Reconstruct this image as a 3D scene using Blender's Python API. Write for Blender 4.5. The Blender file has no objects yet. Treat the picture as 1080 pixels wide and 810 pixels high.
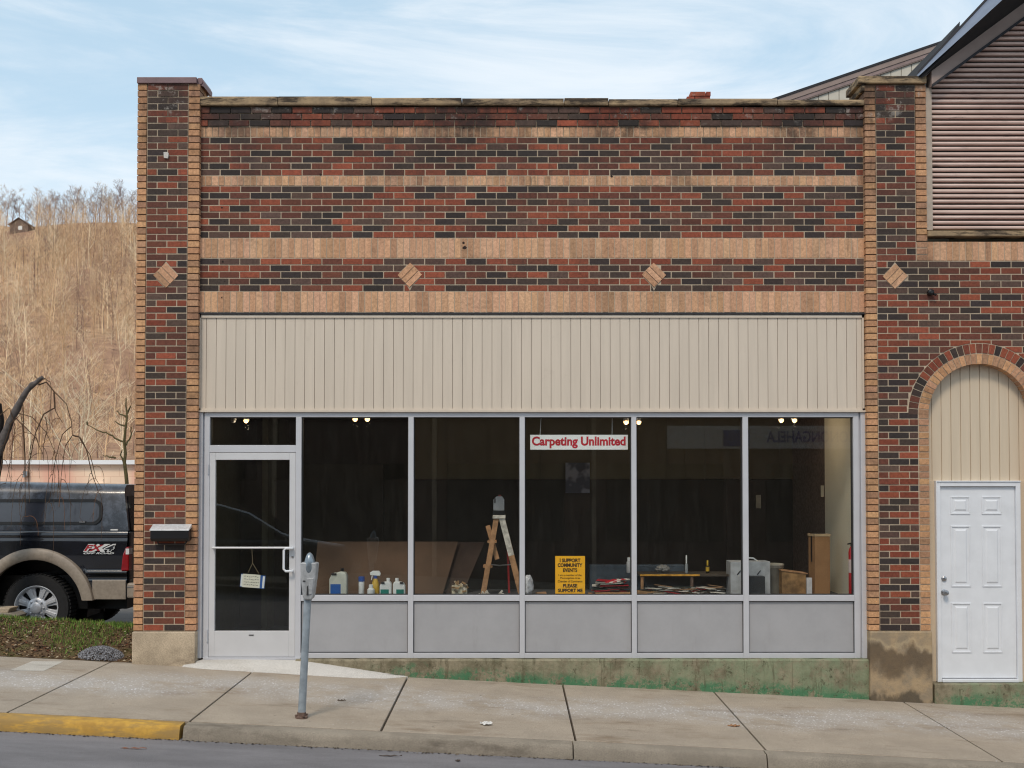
import bpy, bmesh, math, random
import numpy as np
from mathutils import Vector, Matrix

random.seed(7)
C = bpy.context.scene.collection
R = math.radians
# ------------------------------------------------------------------ camera model
F_PX, D_CAM, CAM_Z, PITCH = 1173.0, 11.5, 2.04, R(1.43)
SH = 105 - F_PX * math.tan(PITCH)
CAM = Vector((0, -D_CAM, CAM_Z))
def ray(px, py):
    u, v = px - 540, 405 - py + SH
    return Vector((u, F_PX * math.cos(PITCH) - v * math.sin(PITCH), v * math.cos(PITCH) + F_PX * math.sin(PITCH)))
def P(px, py, Y=0.0):
    d = ray(px, py); t = (Y - CAM.y) / d.y
    return CAM + d * t
def X(px, Y=0.0, py=400): return P(px, py, Y).x
def Z(py, Y=0.0, px=540): return P(px, py, Y).z
SLX, SLY = -0.049, 0.015
def z_back(x): return 0.06 + SLX * (x + 1.098)
def z_walk(x, y): return z_back(x) + SLY * y
def G(px, py):                       # point of the sidewalk plane seen at a place
    d = ray(px, py)
    a = d.z - SLX * d.x - SLY * d.y
    b = z_walk(CAM.x, CAM.y) - CAM.z
    return CAM + d * (b / a)

# ------------------------------------------------------------------ colours, materials
def lin(c):
    c = c / 255.0
    return c / 12.92 if c <= 0.04045 else ((c + 0.055) / 1.055) ** 2.4
def s(r, g, b): return (lin(r), lin(g), lin(b), 1.0)

class NT:
    def __init__(self, name):
        self.m = bpy.data.materials.new(name); self.m.use_nodes = True
        self.t = self.m.node_tree; self.n = self.t.nodes; self.l = self.t.links
        self.b = self.n['Principled BSDF']; self.tc = self.n.new('ShaderNodeTexCoord')
        self.co = self.tc.outputs['Object']
    def link(self, a, b): self.l.new(a, b)
    def mapping(self, scale=(1, 1, 1), rot=(0, 0, 0), loc=(0, 0, 0)):
        m = self.n.new('ShaderNodeMapping'); m.inputs['Scale'].default_value = scale
        m.inputs['Rotation'].default_value = rot; m.inputs['Location'].default_value = loc
        self.link(self.co, m.inputs['Vector']); return m.outputs[0]
    def noise(self, scale, detail=4, rough=0.55, vec=None, dist=0):
        n = self.n.new('ShaderNodeTexNoise'); n.inputs['Scale'].default_value = scale
        n.inputs['Detail'].default_value = detail; n.inputs['Roughness'].default_value = rough
        n.inputs['Distortion'].default_value = dist
        self.link(vec or self.co, n.inputs['Vector']); return n.outputs['Fac']
    def voronoi(self, scale, vec=None, feature='F1', out='Distance'):
        n = self.n.new('ShaderNodeTexVoronoi'); n.feature = feature; n.inputs['Scale'].default_value = scale
        self.link(vec or self.co, n.inputs['Vector']); return n.outputs[out]
    def ramp(self, fac, lo, hi, v0=0.0, v1=1.0):
        n = self.n.new('ShaderNodeMapRange'); n.interpolation_type = 'SMOOTHSTEP'
        for k, v in zip((1, 2, 3, 4), (lo, hi, v0, v1)): n.inputs[k].default_value = v
        self.link(fac, n.inputs[0]); return n.outputs[0]
    def math(self, op, a, b=None):
        n = self.n.new('ShaderNodeMath'); n.operation = op
        for i, v in enumerate((a, b)):
            if v is None: continue
            if isinstance(v, (int, float)): n.inputs[i].default_value = v
            else: self.link(v, n.inputs[i])
        return n.outputs[0]
    def mix(self, fac, a, b, mode='MIX'):
        n = self.n.new('ShaderNodeMix'); n.data_type = 'RGBA'; n.blend_type = mode
        for i, v in ((0, fac), (6, a), (7, b)):
            if isinstance(v, (int, float)): n.inputs[i].default_value = v
            elif isinstance(v, tuple): n.inputs[i].default_value = v
            else: self.link(v, n.inputs[i])
        return n.outputs[2]
    def xyz(self):
        n = self.n.new('ShaderNodeSeparateXYZ'); self.link(self.co, n.inputs[0]); return n.outputs
    def attr(self, name='Col'):
        n = self.n.new('ShaderNodeAttribute'); n.attribute_name = name; return n.outputs['Color']
    def bump(self, h, strength=0.3, dist=0.005):
        n = self.n.new('ShaderNodeBump'); n.inputs['Strength'].default_value = strength
        n.inputs['Distance'].default_value = dist; self.link(h, n.inputs['Height'])
        self.link(n.outputs[0], self.b.inputs['Normal'])
    def color(self, c):
        if isinstance(c, tuple): self.b.inputs['Base Color'].default_value = c
        else: self.link(c, self.b.inputs['Base Color'])
    def set(self, rough=0.6, metal=0.0, spec=0.5, coat=0.0):
        self.b.inputs['Roughness'].default_value = rough; self.b.inputs['Metallic'].default_value = metal
        self.b.inputs['Specular IOR Level'].default_value = spec; self.b.inputs['Coat Weight'].default_value = coat
        self.b.inputs['Coat Roughness'].default_value = 0.05

def plain(name, col, rough=0.6, metal=0.0, var=0.12, scale=12, bump=0.1, bscale=80, coat=0.0, dirt=0.0, spec=0.5):
    t = NT(name)
    n = t.noise(scale, 5); f = t.ramp(n, 0.3, 0.7)
    dark = tuple(c * (1 - var) for c in col[:3]) + (1,); light = tuple(min(1, c * (1 + var)) for c in col[:3]) + (1,)
    c = t.mix(f, dark, light)
    if dirt:
        d = t.ramp(t.noise(3.1, 6, 0.7), 0.5, 0.72, 0, dirt)
        c = t.mix(d, c, s(70, 62, 54))
    t.color(c); t.set(rough, metal, spec, coat)
    if bump: t.bump(t.noise(bscale, 4), bump, 0.003)
    return t.m

def attr_mat(name, rough=0.85, var=0.25, scale=30, bump=0.4, bscale=120, spec=0.25):
    t = NT(name); a = t.attr()
    f = t.ramp(t.noise(scale, 5, 0.6), 0.3, 0.7, 1 - var, 1 + var)
    n = t.n.new('ShaderNodeVectorMath'); n.operation = 'SCALE'; t.link(a, n.inputs[0]); t.link(f, n.inputs['Scale'])
    t.color(n.outputs[0]); t.set(rough, 0, spec)
    if bump: t.bump(t.noise(bscale, 4), bump, 0.004)
    return t.m

MT = {}
def brick_material():
    t = NT('brick'); a = t.attr()
    f = t.ramp(t.noise(34, 6, 0.65), 0.28, 0.72, 0.78, 1.22)
    n = t.n.new('ShaderNodeVectorMath'); n.operation = 'SCALE'; t.link(a, n.inputs[0]); t.link(f, n.inputs['Scale'])
    col = n.outputs[0]
    # vertical wire-cut streaks
    st = t.ramp(t.noise(1, 3, 0.6, t.mapping((300, 30, 30))), 0.3, 0.7, 0.88, 1.1)
    n2 = t.n.new('ShaderNodeVectorMath'); n2.operation = 'SCALE'; t.link(col, n2.inputs[0]); t.link(st, n2.inputs['Scale']); col = n2.outputs[0]
    z = t.xyz()[2]
    # soot running down from the coping
    top = t.ramp(z, 4.6, 5.9); drip = t.ramp(t.noise(1, 6, 0.7, t.mapping((1.5, 1, 0.8))), 0.40, 0.66)
    soot = t.math('MULTIPLY', t.math('MULTIPLY', top, drip), 0.8)
    col = t.mix(soot, col, s(42, 38, 38))
    gen = t.ramp(t.noise(1.3, 7, 0.72), 0.50, 0.72, 0, 0.55); col = t.mix(gen, col, s(66, 52, 44))
    xx = t.xyz()[0]
    for sx_, sw_, sz_ in ((-.55, .55, 4.9), (1.2, .5, 5.2), (3.0, .35, 5.4)):     # runs of soot below the worn joints of the coping
        dx_ = t.math('ABSOLUTE', t.math('ADD', t.math('SUBTRACT', xx, sx_), t.math('MULTIPLY', t.math('SUBTRACT', t.noise(4, 5, .7), .5), .5)))
        m_ = t.math('MULTIPLY', t.ramp(dx_, sw_, .05), t.ramp(z, sz_, 5.75)); m_ = t.math('MULTIPLY', m_, t.ramp(t.noise(11, 6, .75), .34, .6)); col = t.mix(t.math('MULTIPLY', m_, .7), col, s(38, 33, 32))
    run = t.math('MULTIPLY', t.ramp(t.noise(1, 7, .72, t.mapping((5.5, 1, .5))), .56, .68), t.ramp(z, 2.9, 5.2)); col = t.mix(t.math('MULTIPLY', run, .55), col, s(52, 44, 40))
    grime = t.ramp(t.noise(55, 6, .8), .55, .72, 0, .5); col = t.mix(grime, col, s(58, 48, 44))
    ef = t.math('MULTIPLY', t.ramp(z, 5.72, 5.95), t.ramp(t.noise(5.5, 8, 0.8), 0.56, 0.64)); ef = t.math('MULTIPLY', ef, 0.5)
    col = t.mix(ef, col, s(176, 168, 160))
    t.color(col); t.set(0.8, 0, 0.3)
    t.bump(t.noise(140, 5, 0.7), 0.5, 0.004)
    return t.m
MT['brick'] = brick_material()
def mortar(name, col, soot=0.7):
    t = NT(name); c = t.mix(t.ramp(t.noise(9, 6, .7), .3, .7), tuple(x * .8 for x in col[:3]) + (1,), col)
    z = t.xyz()[2]
    top = t.ramp(z, 5.3, 5.95); drip = t.ramp(t.noise(1, 6, 0.7, t.mapping((2.6, 1, 0.9))), 0.40, 0.6)
    c = t.mix(t.math('MULTIPLY', t.math('MULTIPLY', top, drip), soot), c, s(48, 43, 42))
    c = t.mix(t.ramp(t.noise(1.7, 6, .7), .52, .75, 0, .5), c, s(110, 95, 82))
    t.color(c); t.set(.95, 0, .1); t.bump(t.noise(200, 3), .5, .003); return t.m
MT['mortar'] = mortar('mortar', s(194, 176, 154), .8)
MT['mortar_shaded'] = mortar('mortar_shaded', s(120, 98, 80))  # darker mortar copy, shadow of the deep raked joints put into its colour

def concrete(name, col, stain=s(95, 82, 66), salt=False, green=0.0, var=0.14, speck=0.5):
    t = NT(name)
    c = t.mix(t.ramp(t.noise(2.2, 7, .65), .3, .7), tuple(x * (1 - var) for x in col[:3]) + (1,), tuple(x * (1 + var) for x in col[:3]) + (1,))
    sp = t.ramp(t.noise(160, 3, .6), .35, .65, .8, 1.2)
    n = t.n.new('ShaderNodeVectorMath'); n.operation = 'SCALE'; t.link(c, n.inputs[0]); t.link(sp, n.inputs['Scale']); c = n.outputs[0]
    c = t.mix(t.ramp(t.noise(1, 7, .7, t.mapping((.9, 2.6, 2.6))), .5, .75, 0, speck), c, stain)
    if salt:
        y = t.xyz()[1]
        wob = t.math('MULTIPLY', t.math('SUBTRACT', t.noise(.55, 3), .5), 1.4)
        yy = t.math('ADD', y, wob)
        band = t.math('MULTIPLY', t.ramp(yy, -1.75, -1.15), t.ramp(yy, -.35, -.95))
        clump = t.ramp(t.noise(1.8, 5, .7), .33, .55)
        fl = t.ramp(t.voronoi(34), .34, .2)
        flk = t.math('MULTIPLY', fl, t.ramp(t.noise(20, 3), .42, .54))
        m = t.math('MULTIPLY', t.math('MULTIPLY', band, clump), flk)
        c = t.mix(t.math('MULTIPLY', t.math('MULTIPLY', band, clump), .42), c, s(186, 184, 183))
        c = t.mix(t.math('MULTIPLY', m, .85), c, s(226, 226, 230))
        rare = t.math('MULTIPLY', t.ramp(t.voronoi(7), .05, .03), t.ramp(t.noise(3, 2), .5, .56))
        c = t.mix(t.math('MULTIPLY', rare, .8), c, s(215, 215, 215))
        gum = t.math('MULTIPLY', t.ramp(t.voronoi(3.1), .045, .03), .7); c = t.mix(gum, c, s(96, 90, 84))
        dk = t.ramp(t.noise(1, 7, .75, t.mapping((.8, 3, 1), loc=(9, 2, 0))), .56, .72, 0, .55); c = t.mix(dk, c, s(112, 98, 84))
        gp = t.ramp(t.noise(.8, 6, .7, t.mapping((1, 1, 1), loc=(3.3, 7, 0))), .66, .74, 0, .35); c = t.mix(gp, c, s(120, 150, 128))
    t.color(c); t.set(.85, 0, .25); t.bump(t.math('ADD', t.noise(130, 4), t.math('MULTIPLY', t.noise(9, 5), 2.0)), .35, .004)
    return t.m
MT['walk'] = concrete('sidewalk_concrete', s(163, 151, 136), stain=s(118, 98, 76), salt=True, var=.09, speck=.8)
MT['curb'] = concrete('curb_concrete', s(142, 133, 120), stain=s(82, 74, 66), speck=.8)
MT['ramp'] = concrete('ramp_concrete', s(196, 192, 186), stain=s(150, 140, 126), var=.05, speck=.35)
MT['stone'] = concrete('base_stone', s(178, 162, 140), stain=s(88, 74, 60), var=.2, speck=.95)
def coping_mat():
    t = NT('coping_stone')
    c = t.mix(t.ramp(t.noise(3, 7, .7), .35, .65), s(172, 148, 116), s(132, 114, 94))
    c = t.mix(t.ramp(t.noise(1, 7, .75, t.mapping((1.7, 3, 9))), .47, .6, 0, .9), c, s(48, 43, 40))
    c = t.mix(t.ramp(t.noise(14, 6, .8), .62, .7, 0, .5), c, s(150, 150, 132))
    t.color(c); t.set(.9, 0, .2); t.bump(t.noise(40, 6, .7), .6, .01); return t.m
MT['coping'] = coping_mat()
def right_base_mat():
    t = NT('stained_stone'); x, y, z = t.xyz()
    c = t.mix(t.ramp(t.noise(7, 6, .7), .35, .65), s(172, 150, 120), s(146, 132, 112))
    zz = t.math('ADD', z, t.math('MULTIPLY', t.math('SUBTRACT', t.noise(3.6, 5, .55, t.mapping((1.3, 1, .8))), .5), .55))
    zz = t.math('ADD', zz, t.math('MULTIPLY', t.math('SUBTRACT', t.noise(14, 6, .7), .5), .08))
    blob = t.math('MULTIPLY', t.ramp(zz, .38, .30), t.ramp(zz, .0, .20))
    c = t.mix(t.math('MULTIPLY', blob, .72), c, s(84, 70, 56))
    ring_ = t.math('MULTIPLY', t.ramp(zz, .44, .39), t.ramp(zz, .36, .385)); c = t.mix(t.math('MULTIPLY', ring_, .35), c, s(196, 176, 142))
    low = t.ramp(zz, -.08, -.16, 0, .75); c = t.mix(low, c, s(70, 64, 56))
    c = t.mix(t.ramp(t.noise(24, 7, .8), .58, .7, 0, .5), c, s(84, 72, 58))
    t.color(c); t.set(.9, 0, .2); t.bump(t.noise(22, 6, .7), .6, .012); return t.m
MT['stone_r'] = right_base_mat()
def ledge_mat(name, x_on, x_full):
    t = NT(name); x, y, z = t.xyz()
    c = t.mix(t.ramp(t.noise(6, 7, .72), .35, .65), s(150, 140, 118), s(112, 104, 84))
    on = t.ramp(x, x_on, x_full)
    old = t.math('MULTIPLY', on, t.ramp(t.noise(5, 6, .75), .34, .58)); c = t.mix(t.math('MULTIPLY', old, .6), c, s(130, 148, 118))
    # bright green paint splashed low on the ledge, following the slope of the pavement
    hgt = t.math('SUBTRACT', z, t.math('ADD', .06 + SLX * 1.098, t.math('MULTIPLY', x, SLX)))
    hh = t.math('ADD', hgt, t.math('MULTIPLY', t.math('SUBTRACT', t.noise(4.5, 6, .7), .5), .28))
    gr = t.math('MULTIPLY', t.ramp(hh, .15, .04), t.ramp(x, x_on - .4, x_on + .3))
    gr = t.math('MULTIPLY', gr, t.ramp(t.math('ADD', t.math('MULTIPLY', t.noise(5, 4, .6), .5), t.math('MULTIPLY', t.noise(34, 6, .8), .5)), .46, .53))
    c = t.mix(t.math('MULTIPLY', gr, .8), c, s(58, 122, 86))
    c = t.mix(t.ramp(t.noise(1, 7, .75, t.mapping((14, 3, 2))), .55, .62, 0, .5), c, s(84, 78, 58))
    c = t.mix(t.ramp(t.noise(13, 7, .8), .56, .66, 0, .75), c, s(66, 62, 46))
    t.color(c); t.set(.85, 0, .3); t.bump(t.noise(45, 6, .75), .7, .01); return t.m
MT['ledge'] = ledge_mat('painted_ledge', -1.2, 2.6)
MT['ledge2'] = ledge_mat('painted_door_step', 4.4, 4.7)
def asphalt(name, col):
    t = NT(name)
    c = t.mix(t.ramp(t.noise(1.2, 7, .7, t.mapping((.5, 2, 1))), .3, .7), tuple(x * .82 for x in col[:3]) + (1,), tuple(x * 1.2 for x in col[:3]) + (1,))
    g = t.ramp(t.voronoi(190), 0, .6, .7, 1.4)
    n = t.n.new('ShaderNodeVectorMath'); n.operation = 'SCALE'; t.link(c, n.inputs[0]); t.link(g, n.inputs['Scale']); c = n.outputs[0]
    c = t.mix(t.math('MULTIPLY', t.ramp(t.voronoi(11), .06, .04), .5), c, s(160, 155, 150))
    t.color(c); t.set(.85, 0, .3); t.bump(t.voronoi(160), .5, .004); return t.m
MT['road'] = asphalt('road_asphalt', s(104, 102, 104))
MT['lot'] = asphalt('lot_asphalt', s(92, 90, 88))
def yellow_curb():
    t = NT('yellow_painted_curb')
    c = t.mix(t.ramp(t.noise(8, 6, .7), .35, .65), s(200, 156, 64), s(172, 132, 58))
    c = t.mix(t.ramp(t.noise(1, 7, .75, t.mapping((2, 7, 9))), .42, .56, 0, .85), c, s(150, 122, 72))
    t.color(c); t.set(.7, 0, .4); t.bump(t.noise(120, 4), .4, .004); return t.m
MT['yellow'] = yellow_curb()
def siding_mat(name, col):
    t = NT(name)
    c = t.mix(t.ramp(t.noise(1, 5, .6, t.mapping((9, 1, .8))), .3, .7), tuple(x * .95 for x in col[:3]) + (1,), tuple(x * 1.04 for x in col[:3]) + (1,))
    c = t.mix(t.ramp(t.noise(4, 7, .75), .6, .8, 0, .2), c, s(120, 106, 92))
    t.color(c); t.set(.5, 0, .4); t.bump(t.noise(60, 3), .05, .002); return t.m
MT['siding'] = siding_mat('cream_siding', s(206, 193, 177))
MT['siding_arch'] = siding_mat('cream_arch_siding', s(206, 190, 167))
def slat_mat():
    t = NT('weathered_slats')
    c = t.mix(t.ramp(t.noise(1, 6, .65, t.mapping((1.6, 1, 12))), .35, .65), s(220, 196, 186), s(200, 174, 164))
    c = t.mix(t.ramp(t.noise(1, 7, .7, t.mapping((2.2, 1, 24))), .58, .7, 0, .7), c, s(88, 72, 72))
    c = t.mix(t.ramp(t.noise(2.4, 6, .7), .6, .76, 0, .5), c, s(112, 100, 100))
    t.color(c); t.set(.7, 0, .3); t.bump(t.noise(1, 4, .6, t.mapping((6, 30, 90))), .3, .004); return t.m
MT['slat'] = slat_mat()
MT['gap'] = plain('dark_void', s(22, 19, 20), .95, bump=0)
MT['alu'] = plain('satin_aluminium', s(196, 197, 202), .45, .1, var=.03, scale=4, bump=.03, bscale=300)
MT['alu_dark'] = plain('dark_gasket', s(44, 44, 46), .7, bump=0)
MT['door_alu'] = plain('door_aluminium', s(204, 204, 206), .45, .08, var=.03, scale=4, bump=.03, bscale=300)
def grey_panel():
    t = NT('grey_panel'); c = t.mix(t.ramp(t.noise(3, 6, .7), .3, .7), s(160, 160, 163), s(167, 167, 170))
    c = t.mix(t.ramp(t.noise(1, 6, .7, t.mapping((7, 1, 1.6))), .56, .8, 0, .22), c, s(120, 116, 110))
    t.color(c); t.set(.55, 0, .4); t.bump(t.noise(160, 4), .12, .002); return t.m
MT['panel'] = grey_panel()
MT['white'] = plain('white_paint', s(222, 225, 230), .4, var=.03, scale=6, bump=.04, dirt=.06)
MT['steel'] = plain('brushed_steel', s(170, 170, 172), .3, .9, var=.05, bump=0)
MT['rake'] = plain('brown_trim', s(150, 132, 124), .6, var=.08, scale=5)
MT['rake_dark'] = plain('dark_roof_edge', s(38, 38, 44), .7)
MT['blue_trim'] = plain('slate_blue_trim', s(116, 126, 144), .5, var=.1, scale=4)
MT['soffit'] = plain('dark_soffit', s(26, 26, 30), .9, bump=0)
MT['cap_metal'] = plain('brown_metal_cap', s(120, 96, 98), .5, .1, var=.14, scale=8, dirt=.4)
MT['roof'] = plain('roof_membrane', s(60, 60, 62), .9)
MT['black_plastic'] = plain('black_plastic', s(20, 20, 22), .4, bump=0)
MT['lid'] = plain('galvanised_lid', s(222, 224, 226), .4, .4, var=.12, scale=30)
MT['galv'] = plain('galvanised_pipe', s(150, 160, 168), .5, .2, var=.16, scale=14, bump=.1, dirt=.25)
MT['meter'] = plain('cast_meter_housing', s(168, 170, 172), .55, .3, var=.16, scale=26, bump=.4, bscale=120, dirt=.45)
MT['meter_dome'] = plain('meter_dome', s(136, 146, 154), .25, .5, var=.12, scale=30, bump=0)
MT['rust_spot'] = plain('rust_spot', s(44, 32, 28), .95, var=.3)
MT['rust'] = plain('rusty_iron', s(104, 84, 74), .9, var=.3, scale=30, bump=.4)
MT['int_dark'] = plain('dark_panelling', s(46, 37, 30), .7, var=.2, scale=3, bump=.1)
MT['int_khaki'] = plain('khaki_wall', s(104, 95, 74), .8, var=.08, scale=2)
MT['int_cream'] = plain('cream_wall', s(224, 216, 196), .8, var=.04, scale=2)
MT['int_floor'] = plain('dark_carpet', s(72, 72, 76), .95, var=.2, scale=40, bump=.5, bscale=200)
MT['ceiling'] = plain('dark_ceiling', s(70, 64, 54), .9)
def glass(name, tint=(1, 1, 1, 1), ior=1.5, rough=0.0, scuff=.004):
    t = NT(name); n = t.n; n.remove(t.b)
    tr = n.new('ShaderNodeBsdfTransparent'); tr.inputs[0].default_value = tint
    gl = n.new('ShaderNodeBsdfGlossy'); gl.inputs['Roughness'].default_value = rough
    df = n.new('ShaderNodeBsdfDiffuse'); df.inputs[0].default_value = s(190, 190, 180)
    ge = n.new('ShaderNodeNewGeometry'); dt = n.new('ShaderNodeVectorMath'); dt.operation = 'DOT_PRODUCT'; t.link(ge.outputs['Incoming'], dt.inputs[0]); t.link(ge.outputs['Normal'], dt.inputs[1])
    cs = t.math('ABSOLUTE', dt.outputs['Value']); f5 = t.math('POWER', t.math('SUBTRACT', 1.0, cs), 5.0); fr_out = t.math('ADD', t.math('MULTIPLY', f5, .95), .045)
    mx = n.new('ShaderNodeMixShader'); t.link(fr_out, mx.inputs[0]); t.link(tr.outputs[0], mx.inputs[1]); t.link(gl.outputs[0], mx.inputs[2])
    m2 = n.new('ShaderNodeMixShader'); t.link(t.ramp(t.noise(3, 6, .7, t.mapping((5, 5, 1))), .4, .8, scuff * .4, scuff), m2.inputs[0])
    t.link(mx.outputs[0], m2.inputs[1]); t.link(df.outputs[0], m2.inputs[2])
    t.link(m2.outputs[0], n['Material Output'].inputs[0]); return t.m
MT['glass'] = glass('window_glass', (.97, .98, .97, 1), scuff=.012)
MT['glass_dark'] = glass('tinted_glass', (.12, .12, .13, 1), scuff=.05)
def emit(name, col, st):
    t = NT(name); t.b.inputs['Emission Color'].default_value = col; t.b.inputs['Emission Strength'].default_value = st
    t.color(col); return t.m
MT['bulb'] = emit('lit_bulb', (1.0, .60, .24, 1), 3.5)

# ------------------------------------------------------------------ mesh collector
class MB:
    def __init__(self): self.v, self.f, self.c, self.m = [], [], [], []
    def face(self, pts, col=None, mi=0):
        k = len(self.v); self.v += [tuple(p) for p in pts]; self.f.append(tuple(range(k, k + len(pts)))); self.c.append(col); self.m.append(mi)
    def add(self, vs, fs, col=None, mi=0):
        k = len(self.v); self.v += [tuple(p) for p in vs]
        for f in fs: self.f.append(tuple(i + k for i in f)); self.c.append(col); self.m.append(mi)
    def box(self, x0, x1, y0, y1, z0, z1, col=None, mi=0, mat=None):
        vs = [Vector(p) for p in ((x0, y0, z0), (x1, y0, z0), (x1, y1, z0), (x0, y1, z0), (x0, y0, z1), (x1, y0, z1), (x1, y1, z1), (x0, y1, z1))]
        if mat: vs = [mat @ v for v in vs]
        self.add(vs, [(0, 3, 2, 1), (4, 5, 6, 7), (0, 1, 5, 4), (1, 2, 6, 5), (2, 3, 7, 6), (3, 0, 4, 7)], col, mi)
    def prism(self, pts, y0, y1, col=None, mi=0, axis='y', mat=None):
        # pts: outline in (x, z) counter-clockwise seen from -y; y0 front, y1 back.  axis 'x': outline in (y, z)
        n = len(pts)
        if axis == 'y': a = [Vector((p[0], y0, p[1])) for p in pts]; b = [Vector((p[0], y1, p[1])) for p in pts]
        elif axis == 'x': a = [Vector((y0, p[0], p[1])) for p in pts]; b = [Vector((y1, p[0], p[1])) for p in pts]
        else: a = [Vector((p[0], p[1], y0)) for p in pts]; b = [Vector((p[0], p[1], y1)) for p in pts]
        vs = a + b
        if mat: vs = [mat @ v for v in vs]
        fs = [tuple(range(n)), tuple(range(2 * n - 1, n - 1, -1))] + [(i, i + n, (i + 1) % n + n, (i + 1) % n) for i in range(n)]
        self.add(vs, fs, col, mi)
    def tube(self, pts, rad, sides=6, col=None, mi=0, cap=True):
        pts = [Vector(p) for p in pts]; n = len(pts)
        rs = rad if isinstance(rad, (list, tuple)) else [rad] * n
        k = len(self.v); up = Vector((0.13, 0.31, 0.94))
        for i, p in enumerate(pts):
            d = (pts[min(i + 1, n - 1)] - pts[max(i - 1, 0)])
            d = d.normalized() if d.length > 1e-9 else Vector((0, 0, 1))
            a = d.cross(up)
            if a.length < .1: a = d.cross(Vector((1, 0, 0)))
            a.normalize(); b = d.cross(a)
            for j in range(sides):
                t = 2 * math.pi * j / sides
                self.v.append(tuple(p + (a * math.cos(t) + b * math.sin(t)) * rs[i]))
        for i in range(n - 1):
            for j in range(sides):
                self.f.append((k + i * sides + j, k + i * sides + (j + 1) % sides, k + (i + 1) * sides + (j + 1) % sides, k + (i + 1) * sides + j)); self.c.append(col); self.m.append(mi)
        if cap:
            self.f.append(tuple(k + j for j in range(sides))[::-1]); self.c.append(col); self.m.append(mi)
            self.f.append(tuple(k + (n - 1) * sides + j for j in range(sides))); self.c.append(col); self.m.append(mi)
    def lathe(self, prof, origin=(0, 0, 0), axis='z', seg=20, col=None, mi=0, sx=1.0, sy=1.0, cap=True):
        # prof: (radius, height) list
        k = len(self.v); o = Vector(origin); n = len(prof)
        for r, h in prof:
            for j in range(seg):
                t = 2 * math.pi * j / seg; a, b = r * math.cos(t) * sx, r * math.sin(t) * sy
                self.v.append(tuple(o + (Vector((a, b, h)) if axis == 'z' else Vector((a, -h, b)) if axis == 'y' else Vector((h, a, b)))))
        for i in range(n - 1):
            for j in range(seg):
                self.f.append((k + i * seg + j, k + i * seg + (j + 1) % seg, k + (i + 1) * seg + (j + 1) % seg, k + (i + 1) * seg + j)); self.c.append(col); self.m.append(mi)
        if not cap: return
        self.f.append(tuple(k + j for j in range(seg))[::-1]); self.c.append(col); self.m.append(mi)
        self.f.append(tuple(k + (n - 1) * seg + j for j in range(seg))); self.c.append(col); self.m.append(mi)
    def build(self, name, mats, parent=None, smooth=False, bevel=0, seg=2):
        me = bpy.data.meshes.new(name)
        me.from_pydata(self.v, [], self.f)
        if not isinstance(mats, (list, tuple)): mats = [mats]
        for m in mats: me.materials.append(m)
        if len(mats) > 1: me.polygons.foreach_set('material_index', self.m)
        if any(c is not None for c in self.c):
            at = me.color_attributes.new('Col', 'FLOAT_COLOR', 'CORNER'); buf = []
            for f, c in zip(self.f, self.c): buf += list(c or (.3, .3, .3, 1)) * len(f)
            at.data.foreach_set('color', buf)
        if smooth: me.polygons.foreach_set('use_smooth', [True] * len(me.polygons))
        me.update(); me.validate()
        bm = bmesh.new(); bm.from_mesh(me); bmesh.ops.recalc_face_normals(bm, faces=bm.faces); bm.to_mesh(me); bm.free()
        if smooth:
            try: me.set_sharp_from_angle(angle=R(38))
            except Exception: pass
        o = bpy.data.objects.new(name, me); C.objects.link(o)
        if parent:
            o.parent = parent
            w = Vector((0, 0, 0)); p = parent
            while p: w += p.location; p = p.parent
            o.location = -w
        if bevel:
            b = o.modifiers.new('bevel', 'BEVEL'); b.width = bevel; b.segments = seg; b.limit_method = 'ANGLE'; b.angle_limit = R(40)
        return o

def tag(o, label, cat, group=None, kind=None):
    if label: o['label'] = label
    if cat: o['category'] = cat
    if group: o['group'] = group
    if kind: o['kind'] = kind
    return o
def thing(name, loc, label, cat, group=None):
    o = bpy.data.objects.new(name, None); C.objects.link(o); o.location = loc; o.empty_display_size = .1
    return tag(o, label, cat, group)
def structure(o): o['kind'] = 'structure'; return o
def text(s_, name, x0, x1, z0, z1, y, mat, parent, bold=0.0, shear=0.0, flip=False, ext=.0008, rot=0.0):
    cu = bpy.data.curves.new(name, 'FONT'); cu.body = s_; cu.offset = bold; cu.shear = shear; cu.resolution_u = 4
    ob = bpy.data.objects.new('tmp', cu); C.objects.link(ob)
    dg = bpy.context.evaluated_depsgraph_get(); dg.update()
    me = bpy.data.meshes.new_from_object(ob.evaluated_get(dg)); bpy.data.objects.remove(ob); bpy.data.curves.remove(cu)
    v = np.empty(len(me.vertices) * 3); me.vertices.foreach_get('co', v); v = v.reshape(-1, 3)
    mn, mx_ = v.min(0), v.max(0)
    u = (v[:, 0] - mn[0]) / (mx_[0] - mn[0]); w = (v[:, 1] - mn[1]) / (mx_[1] - mn[1])
    cxm, czm = (x0 + x1) / 2, (z0 + z1) / 2
    b = MB()
    dx = (u - .5) * (x1 - x0) * (-1 if flip else 1); dz = (w - .5) * (z1 - z0)
    c_, s__ = math.cos(rot), math.sin(rot)
    pts = [(cxm + a * c_ - q * s__, y, czm + a * s__ + q * c_) for a, q in zip(dx, dz)]
    b.add(pts, [tuple(p.vertices) for p in me.polygons]); bpy.data.meshes.remove(me)
    o = b.build(name, mat, parent); so = o.modifiers.new('thickness', 'SOLIDIFY'); so.thickness = ext; so.offset = 0
    return o

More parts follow.
